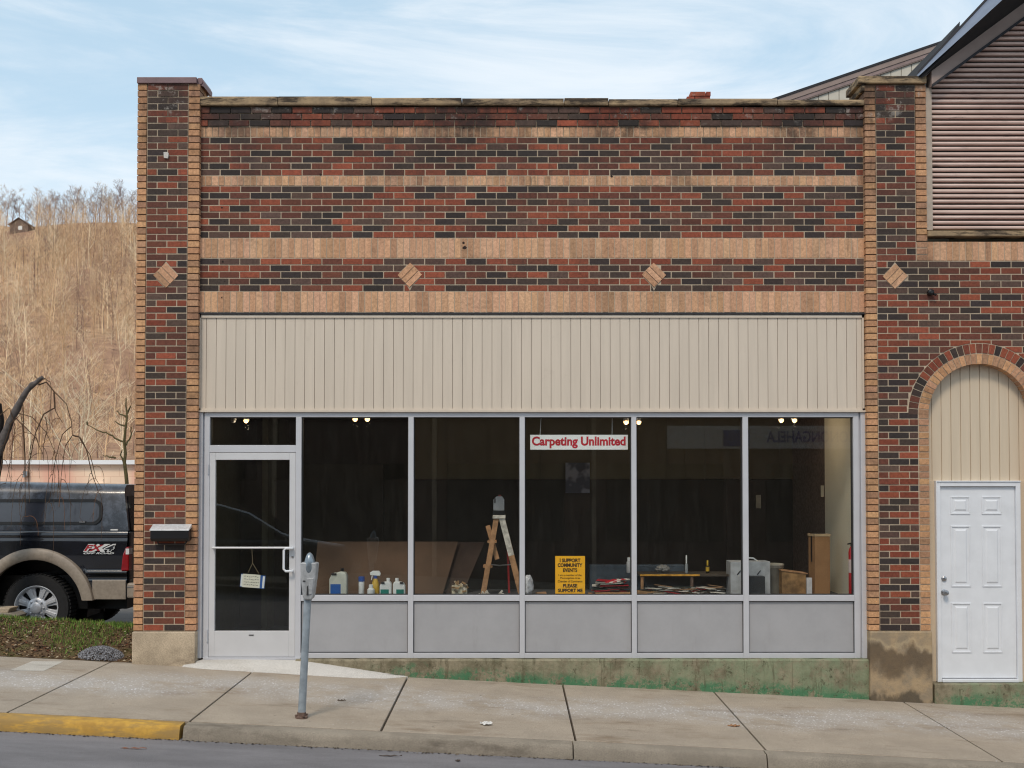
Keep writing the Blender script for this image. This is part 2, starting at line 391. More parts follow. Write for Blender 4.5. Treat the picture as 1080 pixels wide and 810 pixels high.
# ------------------------------------------------------------------ bricks
RED = [s(138, 73, 53), s(126, 65, 48), s(146, 78, 57), s(118, 64, 49)]
DRED = [s(104, 62, 50), s(94, 57, 47), s(112, 66, 52)]
DARK = [s(62, 52, 48), s(53, 46, 44), s(70, 58, 52), s(58, 50, 49)]
BRN = [s(92, 72, 64), s(86, 66, 58)]
TANC = [s(202, 157, 122), s(190, 146, 112), s(208, 164, 130), s(196, 152, 120), s(180, 139, 108), s(204, 161, 130)]
TANY = [s(192, 146, 108), s(184, 138, 102), s(198, 152, 112), s(180, 138, 108), s(168, 128, 100)]
rb = random.Random(11)
def jit(c, a=.12):
    k = 1 + rb.uniform(-a, a); return (c[0] * k, c[1] * k * (1 + rb.uniform(-.03, .03)), c[2] * k, 1)
def mixc():
    r = rb.random()
    return jit(rb.choice(RED if r < .31 else DRED if r < .56 else DARK if r < .86 else BRN))
def tan(): return jit(rb.choice(TANC), .09)
def tany(): return jit(rb.choice(TANY), .10)
J = .0118
def quad_brick(b, xa0, xa1, xb0, xb1, z0, z1, yf, col, depth=.10):
    # a-side at z0, b-side at z1
    yj = yf + rb.uniform(-.0018, .0018)
    b.prism([(xa0, z0), (xa1, z0), (xb1, z1), (xb0, z1)], yj, yf + depth, col)
def course(b, x0, x1, z0, z1, yf, off, holes=(), pitch=.2135, lo=None, hi=None, colf=mixc, depth=.10):
    h = J / 2; x = x0 - off
    while x < x1 - .02:
        a, c = max(x, x0) + h, min(x + pitch, x1) - h
        x += pitch
        if c - a < .025: continue
        a0 = a1 = a; c0 = c1 = c
        if hi:   # keep left of a moving limit
            l0, l1 = hi(z0 + h), hi(z1 - h)
            if min(l0, l1) - a < .02: continue
            c0, c1 = min(c, l0 - h), min(c, l1 - h)
            if c0 - a < .01 or c1 - a < .01: continue
        if lo:
            l0, l1 = lo(z0 + h), lo(z1 - h)
            if c - max(l0, l1) < .02: continue
            a0, a1 = max(a, l0 + h), max(a, l1 + h)
        skip = False
        for (cx, cz, rr) in holes:      # diamond holes: |dx|+|dz| < rr
            dz = abs((z0 + z1) / 2 - cz)
            if dz < rr:
                w = rr - dz; wa, wb = rr - abs(z0 + h - cz), rr - abs(z1 - h - cz); wa = max(wa, 0); wb = max(wb, 0)
                if a0 >= cx - w and c0 <= cx + w: skip = True
                elif a0 < cx - w < c0 <= cx + w + .02: c0 = max(a0, cx - wa); c1 = max(a1, cx - wb)
                elif cx - w - .02 <= a0 < cx + w < c0: a0, a1 = min(c0, cx + wa), min(c1, cx + wb)
                elif a0 < cx - w and c0 > cx + w:
                    quad_brick(b, a0, max(a0, cx - wa), a1, max(a1, cx - wb), z0 + h, z1 - h, yf, colf(), depth); a0 = min(c0, cx + wa); a1 = min(c1, cx + wb)
        if skip or c0 - a0 < .012: continue
        quad_brick(b, a0, c0, a1, c1, z0 + h, z1 - h, yf, colf(), depth)
def soldiers(b, x0, x1, z0, z1, yf, pitch, colf=tan, depth=.10):
    n = max(1, round((x1 - x0) / pitch)); w = (x1 - x0) / n
    for i in range(n):
        e = rb.uniform(-.0012, .0012)
        quad_brick(b, x0 + i * w + J * .36 + e, x0 + (i + 1) * w - J * .36 + e, x0 + i * w + J * .36 + e, x0 + (i + 1) * w - J * .36 + e, z0 + J * .45, z1 - J * .45 + rb.uniform(-.001, .001), yf, colf(), depth)
def diamond(b, cx, cz, rr, yf, slash):
    # three bricks in a square turned by 45 degrees
    a = rr * math.sqrt(2) - .012; w = a / 3
    M = Matrix.Translation((cx, 0, cz)) @ Matrix.Rotation(R(45 if slash else -45), 4, 'Y')
    for i in range(3):
        x0 = -a / 2 + i * w + .004; x1 = x0 + w - .008
        b.box(x0, x1, yf - .006, yf + .09, -a / 2, a / 2, tan(), mat=M)

# key levels (front wall plane)
zc0, zc1 = Z(112.5), Z(104.5)
XL, XR = X(208.5), X(912.5)
YP = -.06
PLx0, PLx1 = X(142.8, YP), X(208.6, YP)
PRx0, PRx1 = X(914.2, YP), X(979.2, YP)

bld = thing('commercial_building', (0, 2.5, .2), 'single-storey brick storefront building with cream siding band and wide shop windows', 'building')
# main parapet wall
b = MB(); mo = MB()
def rows(zt, zb, n): return [(zt + (zb - zt) * (i + 1) / n, zt + (zb - zt) * i / n) for i in range(n)]
DW = [(X(432), Z(290), .138), (X(690), Z(290), .138)]
for k, (z0, z1) in enumerate(rows(Z(113.2), Z(133.6), 3)):
    course(b, XL, XR, z0, z1, -.016, [.1, .0, .12][k])
soldiers(b, XL, XR, Z(144.7), Z(133.6), 0, .0665)
for k, (z0, z1) in enumerate(rows(Z(144.7), Z(185.3), 6)): course(b, XL, XR, z0, z1, 0, [.11, 0][k % 2] + rb.uniform(-.005, .005))
soldiers(b, XL, XR, Z(196), Z(185.3), 0, .0665)
for k, (z0, z1) in enumerate(rows(Z(196), Z(251), 8)): course(b, XL, XR, z0, z1, 0, [.0, .11][k % 2] + rb.uniform(-.005, .005))
soldiers(b, XL, XR, Z(272.3), Z(251), 0, .0665)
for k, (z0, z1) in enumerate(rows(Z(272.3), Z(307.3), 5)): course(b, XL, XR, z0, z1, 0, [.0, .11][k % 2], holes=DW)
soldiers(b, XL, XR, Z(329.6), Z(307.3), 0, .0665)
diamond(b, DW[0][0], DW[0][1], .138, 0, True); diamond(b, DW[1][0], DW[1][1], .138, 0, False)
o = b.build('brickwork', MT['brick'], bld)
mo.box(XL, XR, .0042, .30, Z(329.6), Z(113))
mo.build('mortar_bed', MT['mortar'], o)
# left-over anchor holes and rust spots, real little recess plugs
for px, py, r in ((490, 261, .022), (489, 256, .012), (338, 184, .012), (645, 186, .013), (235, 276, .011), (234, 314, .009), (237, 297, .006), (489, 135, .012), (234, 219, .01)):
    p = P(px, py, 0); pts = []; b = MB()
    for j in range(9):
        t = 2 * math.pi * j / 9; rr = r * rb.uniform(.6, 1.2); pts.append((p.x + rr * math.cos(t), p.z + rr * math.sin(t)))
    b.prism(pts, -.0035, .02); b.build('anchor_hole', MT['rust_spot'], o)

# coping of separate stones
cp = MB()
edges = [208.8, 293, 392, 487, 595, 642, 715, 820, 912.6]
for i, (a, c) in enumerate(zip(edges[:-1], edges[1:])):
    zt = Z(103.4 + (a - 208) * .0050) + rb.uniform(-.006, .006); zb = Z(112.2) + rb.uniform(-.004, .003)
    x0, x1 = X(a, -.05, 108) + .004, X(c, -.05, 108) - .004
    prof = [(-.052, zb + .012), (-.046, zb), (.34, zb), (.34, zt), (.0, zt + .004), (-.044, zt), (-.052, zt - .014)]
    n = 10; 
    for q in range(n):
        xa, xb = x0 + (x1 - x0) * q / n, x0 + (x1 - x0) * (q + 1) / n
        cp.prism([(y, z) for y, z in prof], xa, xb, axis='x')
cp.build('coping', MT['coping'], bld)

# left pilaster
def pilaster(name, x0, x1, ztop, zbot, yf, tanw_l, tanw_r, dz, rows_right=True):
    b = MB(); n = round((ztop - zbot) / .0680); tone = tany
    dcx, dcz, dr = dz
    for i in range(n):
        z1 = ztop - (ztop - zbot) * i / n; z0 = ztop - (ztop - zbot) * (i + 1) / n
        h = J / 2
        quad_brick(b, x0, x0 + tanw_l - h, x0, x0 + tanw_l - h, z0 + h, z1 - h, yf - .004 * (i % 2), tone(), .25)
        fx0, fx1 = x0 + tanw_l, x1 - tanw_r
        w = fx1 - fx0
        course(b, fx0, fx1, z0, z1, yf, w / 4 if i % 2 else 0, holes=[dz], pitch=w / 2)
        if rows_right: quad_brick(b, x1 - tanw_r + h, x1, x1 - tanw_r + h, x1, z0 + h, z1 - h, yf - .004 * (i % 2), tone(), .25)
    return b
dzL = (X(174, YP), Z(290.5, YP), .14)
b = pilaster('pilaster', PLx0, PLx1, Z(88.5, YP), Z(665.5, YP), YP, .1, .118, dzL)
diamond(b, dzL[0], dzL[1], .14, YP, False)
pl = b.build('pilaster', MT['brick'], bld)
mo = MB(); mo.box(PLx0 + .008, PLx0 + .1, YP + .010, .26, Z(665.5, YP), Z(88.5, YP)); mo.box(PLx1 - .118, PLx1 - .006, YP + .010, .26, Z(665.5, YP), Z(88.5, YP))
mo.build('mortar_joint', MT['mortar_shaded'], pl)
mo = MB(); mo.box(PLx0 + .1, PLx1 - .118, YP + .0042, .26, Z(665.5, YP), Z(88.5, YP)); mo.build('mortar_bed', MT['mortar'], pl)
b = MB()     # metal cap with a rolled right end
zt, zb = Z(82, YP), Z(88.3, YP)
b.box(PLx0 - .004, PLx1 - .03, YP - .022, .30, zb, zt)
b.lathe([(.036, 0), (.036, .34)], origin=(PLx1 - .012, .30, zt - .03), axis='y', seg=14)
b.prism([(PLx1 - .03, zb + .005), (PLx1 + .03, zb - .02), (PLx1 + .034, zb + .03), (PLx1 + .012, zt + .012), (PLx1 - .03, zt + .01)], YP + .03, .30)
b.build('pilaster_cap', MT['cap_metal'], bld, bevel=.004)
b = MB(); xs0, xs1 = X(141.2, YP - .03), X(207.6, YP - .03)
gz = z_walk((xs0 + xs1) / 2, 0) - .08
N = 9
b.box(xs0, xs1, YP - .03, .28, gz, Z(666, YP)); 
b.build('pilaster_base', MT['stone'], bld, bevel=.012)
b = MB(); p = P(175.7, 164, YP); b.prism([(p.x - .022, p.z - .03), (p.x + .018, p.z - .034), (p.x + .026, p.z + .012), (p.x + .018, p.z + .03), (p.x - .026, p.z + .03)], YP - .02, YP + .03)
b.build('mortar_patch', MT['ramp'], pl)

# right pilaster + upper cap
dzR = (X(945, YP), Z(291.5, YP), .14)
TL, TR = .115, .105
ztopR, zbotR = Z(89.5, YP), Z(665.5, YP)
b = MB(); nR = round((ztopR - zbotR) / .0680)
xA = PRx0; xB = X(925.8, YP); xC = X(967.6, YP); xD = PRx1
z272 = Z(272.3, YP)
ACX, SPR = X(1033, YP), Z(437.5, YP)
r_in, r_mid, r_out = (1033 - 981.2) / 102 + .03, 0, 0
r_in = X(1033, YP) - X(979.2, YP); r_mid = r_in + .108; r_out = r_mid + .106
FAR = X(1033, YP) + 3.6
def arch_left(z):
    return ACX - math.sqrt(max(0, r_out ** 2 - (z - SPR) ** 2)) if abs(z - SPR) < r_out else None
def row_right(z0, z1, i):
    off = (.1067 if i % 2 else 0)
    zm = (z0 + z1) / 2
    if zm < SPR:      # jambs
        course(b, xB, xD - .107, z0, z1, YP, off)
        for xj in (xD - .107 + J / 2, 2 * ACX - xD):
            quad_brick(b, xj, xj + .1, xj, xj + .1, z0 + J / 2, z1 - J / 2, YP - .003 * (i % 2), tany(), .25)
        course(b, 2 * ACX - xD + .107, FAR, z0, z1, YP, off)
    elif z0 < SPR + r_out:
        ro = r_out + .004; h = J / 2; x = xB - off
        arc = lambda q: SPR + math.sqrt(ro * ro - (q - ACX) ** 2) if abs(q - ACX) < ro else -9
        while x < FAR:
            xa_, xb2_ = max(x, xB) + h, min(x + .2135, FAR) - h; x += .2135
            if xb2_ - xa_ < .02: continue
            m_ = 12; cc = mixc(); yj = YP + rb.uniform(-.0018, .0018)
            cols_ = [xa_ + (xb2_ - xa_) * k / m_ for k in range(m_ + 1)]
            run = []
            for q in cols_ + [None]:
                lo_ = max(z0 + h, arc(q)) if q is not None else 99
                if q is not None and lo_ < z1 - h - .004: run.append((q, lo_))
                else:
                    if len(run) > 1: b.prism(run + [(run[-1][0], z1 - h), (run[0][0], z1 - h)], yj, yj + .1, cc)
                    run = []
    else:
        course(b, xB, FAR, z0, z1, YP, off, holes=[dzR])
for i in range(nR):
    z1 = ztopR - (ztopR - zbotR) * i / nR; z0 = ztopR - (ztopR - zbotR) * (i + 1) / nR; h = J / 2
    quad_brick(b, xA, xB - h, xA, xB - h, z0 + h, z1 - h, YP - .004 * (i % 2), tany(), .25)
    if (z0 + z1) / 2 > z272:
        w = xC - xB
        course(b, xB, xC, z0, z1, YP, w / 4 if i % 2 else 0, pitch=w / 2)
        quad_brick(b, xC + h, xD, xC + h, xD, z0 + h, z1 - h, YP - .004 * (i % 2), tany(), .25)
        zsold = z0
    else: row_right(z0, z1, i)
diamond(b, dzR[0], dzR[1], .14, YP, True)
brR = b
# the two arch rings
def ring(b, r0, r1, n, colf, y):
    for k in range(n):
        t0, t1 = math.pi * k / n, math.pi * (k + 1) / n; g0 = .0045 / r0; g1 = .0045 / r1
        q = [(ACX + r0 * math.cos(t0 + g0), SPR + r0 * math.sin(t0 + g0)), (ACX + r1 * math.cos(t0 + g1), SPR + r1 * math.sin(t0 + g1)),
             (ACX + r1 * math.cos(t1 - g1), SPR + r1 * math.sin(t1 - g1)), (ACX + r0 * math.cos(t1 - g0), SPR + r0 * math.sin(t1 - g0))]
        b.prism(q, y + rb.uniform(-.002, .002), y + .25, colf())
ring(b, r_in + .002, r_mid - .005, 31, tany, YP - .002); ring(b, r_mid + .005, r_out - .005, 33, lambda: mixc(), YP - .001)
for k in (0, 1):   # the two courses that stand under the dark ring down to the springing
    pass
nb = thing('neighbouring_building', (6.5, 3, 0), 'brick building on the right with slatted gable, arched doorway and white door', 'building')
# soldier band over the wall, right of the pilaster
zs_b, zs_t = z272 + .0, Z(251.2, YP)
soldiers(b, xD, FAR, zsold, zsold + .205, YP, .0665)
wR = b.build('brickwork', MT['brick'], nb)
mo = MB()
def holed(mo, x0, x1, z0, z1, y0, y1, n=24):
    # slab with the arched opening left free
    xl, xr = ACX - r_in - .004, ACX + r_in + .004
    mo.box(x0, xl, y0, y1, z0, z1); mo.box(xr, x1, y0, y1, z0, z1)
    pts = [(xl, z1), ] + [(ACX - (r_in + .004) * math.cos(math.pi * k / n), SPR + (r_in + .004) * math.sin(math.pi * k / n)) for k in range(n + 1)] + [(xr, z1)]
    for k in range(1, n + 1):
        (xa, za), (xb_, zb_) = pts[k], pts[k + 1]
        mo.prism([(xa, za), (xb_, zb_), (xb_, z1), (xa, z1)], y0, y1)
holed(mo, xB, FAR, zbotR, zsold + .2, YP + .0042, .2)
mo.box(xB, xC, YP + .0042, .26, zsold + .2, ztopR)
mo.build('mortar_bed', MT['mortar'], wR)
mo = MB(); mo.box(xA + .006, xB - .001, YP + .011, .26, zbotR, ztopR); mo.box(xC + .001, xD - .006, YP + .0115, .26, zsold + .201, ztopR)
mo.build('mortar_joint', MT['mortar_shaded'], wR)
b = MB()   # stone cap
zt, zb = Z(81, YP), Z(88.8, YP)
b.box(X(908, YP - .03), PRx1 + .0, YP - .035, .36, zb, zt); b.box(X(911, YP), PRx0 + .002, YP - .008, .36, zb - .07, zb - .001)
b.build('pilaster_cap', MT['coping'], nb, bevel=.01)
b = MB(); b.box(X(915.5, YP - .03), X(981.2, YP - .03), YP - .028, .28, z_walk(4, 0) - .1, Z(665.6, YP)); b.build('pilaster_base', MT['stone_r'], nb, bevel=.014)
b = MB(); bx0 = 2 * ACX - xD; b.box(bx0, FAR, YP - .02, .2, -.6, Z(665.6, YP) - .002); b.build('wall_base', MT['stone'], nb)

# slatted gable
yS = 0.03
gl0 = P(978, 95, yS); gl1 = P(1080, 20, yS); gsl = (gl1.z - gl0.z) / (gl1.x - gl0.x)
gx_peak = gl0.x + 3.1
def rake_z(x): return gl0.z + gsl * (x - gl0.x) if x < gx_peak else gl0.z + gsl * (2 * gx_peak - x - gl0.x)
zb_s = Z(243.5, yS); pitch = .0553; b = MB(); bk = MB()
z = zb_s; xl = gl0.x + .012; ib = 0; XE = 2 * gx_peak - gl0.x
while z < rake_z(gx_peak) - .05:
    def lim(zz): return xl if zz <= gl0.z else max(xl, gl0.x + (zz - gl0.z) / gsl)
    a0 = lim(z - .01) ; 
    prof = [(yS + .012, z + .012), (yS - .018, z + .014), (yS - .030, z + .017), (yS - .034, z + .028), (yS - .028, z + .042), (yS - .006, z + .049), (yS + .012, z + .050)]
    xe = min(FAR, 2 * gx_peak - a0)
    if xe - a0 > .05:
        n = 6
        for q in range(1):
            dzz = rb.uniform(-.0015, .0015)
            b.prism([(y + 0, zz + dzz) for y, zz in prof], a0, xe, axis='x')
    z += pitch; ib += 1
b.build('slat_siding', MT['slat'], nb, bevel=0)
bk.prism([(xl - .01, zb_s), (FAR, zb_s), (FAR, rake_z(FAR)), (gx_peak, rake_z(gx_peak)), (xl - .01, gl0.z)], yS + .014, .25)
bk.build('gable_backing', MT['gap'], nb)
b = MB(); b.box(xD + .002, FAR, YP - .03, yS + .02, Z(249.6, YP), Z(243.8, YP)); b.build('gable_sill', MT['coping'], nb, bevel=.006)
b = MB(); b.box(xD + .002, xl + .006, YP + .02, yS + .03, Z(243.5), gl0.z); b.build('corner_trim', plain('pale_trim', s(170, 156, 142)), nb)
# rake board, prow roof and soffit
def rake_band(y0, y1, off0, off1, mat, name, xa, xb, parent):
    b = MB(); b.prism([(xa, rake_z(xa) + off0), (xb, rake_z(xb) + off0), (xb, rake_z(xb) + off1), (xa, rake_z(xa) + off1)], y0, y1)
    xa2, xb2 = 2 * gx_peak - xa, xb
    b.prism([(xb2, rake_z(xb2) + off0), (xa2, rake_z(xa2) + off0), (xa2, rake_z(xa2) + off1), (xb2, rake_z(xb2) + off1)], y0, y1)
    return b.build(name, mat, parent)
rake_band(YP - .06, yS + .0, .0, .155, MT['rake'], 'rake_board', gl0.x - .01, gx_peak, nb)
rake_band(YP - .075, YP - .061, -.02, .012, MT['rake_dark'], 'drip_edge', gl0.x - .01, gx_peak, nb)
A0, A1 = P(969, 80, -.12), P(1057, 0, -.62); U0, U1 = P(967.5, 78.5, -.04), P(1041, 0, -.34); W0, W1 = P(973, 82, YP - .06), P(1080, 3, YP - .06)
TP = (gx_peak - A0.x) / (A1.x - A0.x)
def lerp_(a, c, t_): return a + (c - a) * t_
def mirror(p): return Vector((2 * gx_peak - p.x, p.y, p.z))
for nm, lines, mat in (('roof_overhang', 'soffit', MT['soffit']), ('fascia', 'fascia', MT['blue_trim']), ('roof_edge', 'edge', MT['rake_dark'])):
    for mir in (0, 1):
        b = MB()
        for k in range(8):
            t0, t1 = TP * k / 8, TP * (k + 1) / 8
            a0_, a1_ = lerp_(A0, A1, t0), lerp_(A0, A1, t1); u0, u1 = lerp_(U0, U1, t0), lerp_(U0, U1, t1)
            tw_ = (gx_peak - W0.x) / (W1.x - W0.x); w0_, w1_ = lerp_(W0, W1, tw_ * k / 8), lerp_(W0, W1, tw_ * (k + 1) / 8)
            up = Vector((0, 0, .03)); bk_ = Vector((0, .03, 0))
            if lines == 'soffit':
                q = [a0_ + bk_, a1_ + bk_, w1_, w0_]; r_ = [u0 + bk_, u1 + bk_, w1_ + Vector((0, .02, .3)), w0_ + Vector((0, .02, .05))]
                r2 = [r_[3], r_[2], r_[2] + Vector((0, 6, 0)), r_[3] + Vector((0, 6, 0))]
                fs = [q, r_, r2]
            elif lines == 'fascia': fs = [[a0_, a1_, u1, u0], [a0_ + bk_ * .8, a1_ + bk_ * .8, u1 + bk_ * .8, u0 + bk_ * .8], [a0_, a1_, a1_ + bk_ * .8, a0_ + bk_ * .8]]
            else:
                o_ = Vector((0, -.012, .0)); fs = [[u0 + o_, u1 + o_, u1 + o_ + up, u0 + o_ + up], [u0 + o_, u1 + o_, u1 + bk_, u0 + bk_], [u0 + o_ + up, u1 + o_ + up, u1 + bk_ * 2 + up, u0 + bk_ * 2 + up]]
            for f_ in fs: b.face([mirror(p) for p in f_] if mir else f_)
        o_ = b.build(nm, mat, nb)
# body of the neighbour
b = MB(); b.box(PRx0 + .3, FAR, .26, 9, -.6, 3.0); b.box(gl0.x + .3, FAR, .26, 6, 3.0, gl0.z - .1); b.build('side_wall', MT['int_khaki'], nb)
# arch siding, boards
b = MB(); px_ = 980.5; W = X(990.6, .05) - X(980.4, .05); x = ACX - r_in - .03; zdoor = Z(507, 0.0)
while x < ACX + r_in:
    b.box(x + .004, x + W - .004, .055, .08, zdoor - .02, SPR + r_in + .06); x += W
b.box(ACX - r_in - .05, ACX + r_in + .05, .0665, .09, zdoor - .01, SPR + r_in + .08)
b.box(ACX - r_in - .02, X(984.6, .03), .04, .075, Z(719.5), zdoor - .001); b.box(2 * ACX - X(984.6, .03), ACX + r_in + .02, .04, .075, Z(719.5), zdoor - .001)
b.build('arch_siding', MT['siding_arch'], nb)
# white panelled door
dr = MB(); fx0, fx1 = X(984.6, .03), 2 * ACX - X(984.6, .03); zb_, zt_ = Z(719, .02), Z(507, .02)
sx0, sx1 = X(989.6, .03), 2 * ACX - X(989.6, .03); sz0, sz1 = Z(714.6, .03), Z(513.4, .03)
f = MB(); f.box(fx0, sx0 - .002, .0, .07, zb_, zt_); f.box(sx1 + .002, fx1, .0, .07, zb_, zt_); f.box(sx0 - .002, sx1 + .002, .0, .07, sz1 + .004, zt_); f.box(sx0 - .002, sx1 + .002, -.02, .07, zb_, sz0 - .012)
f.box(fx0 - .0, fx0 + .012, -.012, 0, zb_, zt_); f.box(fx0 + .012, fx1, -.012, 0, zt_ - .012, zt_)
dr.box(sx0, sx1, .03, .065, sz0 - .004, sz1)
d = dr.build('door', MT['white'], nb, bevel=.002)
f.build('frame', MT['white'], d, bevel=.003)
w = sx1 - sx0
pan = MB()
for (cx0, cx1) in ((.145, .405), (.56, .82)):
    for (r0, r1) in ((.05, .145), (.205, .525), (.61, .87)):
        xa, xb_ = sx0 + cx0 * w, sx0 + cx1 * w; H = sz1 - sz0; za, zz = sz1 - r1 * H, sz1 - r0 * H
        # raised moulding ring, then the raised field
        t = .014
        for (a0, a1, c0, c1) in ((xa, xb_, za, za + t), (xa, xb_, zz - t, zz), (xa, xa + t, za + t, zz - t), (xb_ - t, xb_, za + t, zz - t)):
            pan.box(a0, a1, .022, .032, c0, c1)
        g = .036
        fr = [(xa + g, za + g), (xb_ - g, za + g), (xb_ - g, zz - g), (xa + g, zz - g)]; q = .016
        inn = [(xa + g + q, za + g + q), (xb_ - g - q, za + g + q), (xb_ - g - q, zz - g - q), (xa + g + q, zz - g - q)]
        vs = [(p[0], .030, p[1]) for p in fr] + [(p[0], .021, p[1]) for p in inn]
        pan.add(vs, [(4, 5, 6, 7), (0, 1, 5, 4), (1, 2, 6, 5), (2, 3, 7, 6), (3, 0, 4, 7)])
pan.build('raised_panel', MT['white'], d, bevel=.002)
kx = X(994.6, 0)
for nm, py, r in (('door_knob', 625, .029), ('deadbolt', 610.5, .024)):
    k = MB(); prof = [(.031, 0), (.031, .006), (.012, .012), (.012, .035), (r * .8, .04), (r, .055), (r * .9, .068), (.006, .074)] if nm == 'door_knob' else [(.026, 0), (.026, .012), (.020, .018), (.008, .020)]
    k.lathe(prof, origin=(kx, .03, Z(py, 0)), axis='y', seg=20); k.build(nm, MT['steel'], d, smooth=True)
b = MB(); b.box(X(979.5), FAR, YP - .03, .1, z_walk(5, 0) - .15, zb_ - .004); b.build('door_step', MT['ledge2'], nb, bevel=.01)
# camera dome on wall
b = MB(); p = P(980.3, 309, YP); b.lathe([(.028, 0), (.03, .02), (.034, .035), (.030, .055), (.014, .068)], origin=(p.x, YP, p.z), axis='y', seg=16)
b.tube([(p.x + .02, YP - .03, p.z - .01), (p.x + .045, YP - .06, p.z - .03)], .012)
tag(b.build('wall_fixture', MT['black_plastic'], None, smooth=True), 'small round black fixture fixed to the bricks above the arched doorway', 'wall fixture')

# ------------------------------------------------------------------ siding band above windows
b = MB(); x0, x1 = X(209.6), X(911.6); zt, zb = Z(332), Z(432.6); W = (X(849) - X(388)) / (461 / 10.43 * 1.0) * 1.0
b.box(x0, x1, .0, .03, zt - .03, zt); b.box(x0, x1, .0, .03, zb, zb + .018); b.box(x0, x0 + .02, .0, .03, zb, zt); b.box(x1 - .02, x1, .0, .03, zb, zt)
b.box(x0, x1, .03, .06, zb, zt)
x = X(362 / 4 + 120); g = .0024; W = 10.43 / 102.0; x = X(217) - W + .001 ; first = x0 + .02
edges_ = []
xx = X(217 ) 
prev = first
while prev < x1 - .021:
    nx = min(xx, x1 - .02)
    if nx - prev > .012: b.box(prev + g, nx - g, .014, .031, zb + .018, zt - .03)
    prev = nx; xx += W
b.build('siding_panel', MT['siding'], bld)
b = MB(); b.box(XL, XR, -.012, .1, Z(331.6), Z(329.9)); b.build('shadow_gap_strip', MT['rake_dark'], bld)  # dark strip painting the shadow gap between brickwork and siding
b = MB(); b.box(X(208.4), X(913.4), -.014, .02, Z(434.6), Z(432.7)); b.build('drip_flashing', MT['siding'], bld)

# ------------------------------------------------------------------ storefront frame
YF = .02   # frame face
def zz(py): return Z(py, YF)
def xx_(px): return X(px, YF, 560)
fr = MB(); D2 = .115
T0, T1 = zz(434.7), zz(439.9)
SB0, SB1 = zz(634), zz(627.7)      # sill bar
BB0, BB1 = zz(694.2), zz(688.8)    # bottom rail
ML = [(311.6, 317.4), (430.4, 436.0), (548.0, 553.5), (666.2, 671.5), (783.8, 789.6)]
xa, xb_ = xx_(207.6), xx_(913.8)
fr.box(xa, xx_(213.4), YF - .012, D2, BB0, T0); fr.box(xx_(908.2), xb_, YF - .012, D2, BB0, T0)     # outer channels
fr.box(xx_(215.2), xx_(220.5), YF, D2, BB0, T0); fr.box(xx_(900.8), xx_(906.4), YF, D2, BB0, T0)
fr.box(xx_(213.4), xx_(215.2), YF + .02, D2, BB0, T0); fr.box(xx_(906.4), xx_(908.2), YF + .02, D2, BB0, T0)
fr.box(xx_(220.5), xx_(900.8), YF, D2, T1, T0)
for a, c in ML: fr.box(xx_(a), xx_(c), YF - (.0 if a > 320 else 0), D2, BB0, T1)
cols = [(317.4, 430.4), (436.0, 548.0), (553.5, 666.2), (671.5, 783.8), (789.6, 900.8)]
for a, c in cols:
    fr.box(xx_(a), xx_(c), YF + .002, D2, SB0, SB1); fr.box(xx_(a), xx_(c), YF + .002, D2, BB0, BB1)
fr.box(xx_(220.5), xx_(311.6), YF + .002, D2, zz(477.2), zz(469.6))
sf = fr.build('storefront_frame', MT['alu'], bld, bevel=.0025)
gk = MB()   # dark gaskets around every pane
def gasket(a, c, z0, z1, y0=YF + .03, t=.008):
    gk.box(a, a + t, y0, y0 + .05, z0, z1); gk.box(c - t, c, y0, y0 + .05, z0, z1); gk.box(a + t, c - t, y0, y0 + .05, z0, z0 + t); gk.box(a + t, c - t, y0, y0 + .05, z1 - t, z1)
for a, c in cols:
    gasket(xx_(a), xx_(c), SB1, T1)
    gk.box(xx_(a), xx_(a) + .006, YF + .02, YF + .045, BB1, SB0); gk.box(xx_(c) - .006, xx_(c), YF + .02, YF + .045, BB1, SB0)
    gk.box(xx_(a) + .006, xx_(c) - .006, YF + .02, YF + .045, BB1, BB1 + .008); gk.box(xx_(a) + .006, xx_(c) - .006, YF + .02, YF + .045, SB0 - .008, SB0)
gasket(xx_(220.5), xx_(311.6), zz(469.6), T1)
gk.build('gasket', MT['alu_dark'], sf)
for a, c in cols:
    g_ = MB(); g_.box(xx_(a) + .004, xx_(c) - .004, YF + .05, YF + .056, SB1 + .003, T1 - .003); g_.build('pane', MT['glass'], sf)
g_ = MB(); g_.box(xx_(220.5) + .004, xx_(311.6) - .004, YF + .05, YF + .056, zz(469.6) + .003, T1 - .003); g_.build('pane', MT['glass'], sf)
for a, c in cols:
    g_ = MB(); g_.box(xx_(a) + .001, xx_(c) - .001, YF + .03, YF + .06, BB1 + .001, SB0 - .001); g_.build('lower_panel', MT['panel'], sf)
# glass door
dx0, dx1 = xx_(220.6), xx_(311.4); gz0, gz1 = zz(665.6), zz(485); gx0, gx1 = xx_(226.6), xx_(305)
dz0, dz1 = zz(692.8), zz(477.6)
dm = MB(); dm.box(dx0, gx0, YF + .006, YF + .05, dz0, dz1); dm.box(gx1, dx1, YF + .006, YF + .05, dz0, dz1)
dm.box(gx0, gx1, YF + .006, YF + .05, gz1, dz1); dm.box(gx0, gx1, YF + .006, YF + .05, dz0, gz0)
door = dm.build('door', MT['door_alu'], bld, bevel=.0025)
k = MB(); k.box(gx0 + .003, gx1 - .003, YF + .026, YF + .032, gz0 + .002, gz1 - .002); k.build('pane', MT['glass'], door)
k = MB(); zb1 = zz(577.6); k.tube([(gx0 - .02, YF - .03, zb1), (gx1 + .02, YF - .03, zb1)], .011, 10); 
for xq in (gx0 - .012, gx1 + .012): k.box(xq - .008, xq + .008, YF - .03, YF + .008, zb1 - .01, zb1 + .01)
k.build('push_bar', MT['door_alu'], door, smooth=True)
k = MB(); hx = xx_(300.6); hx2 = xx_(308.6); h1, h0 = zz(578), zz(602)
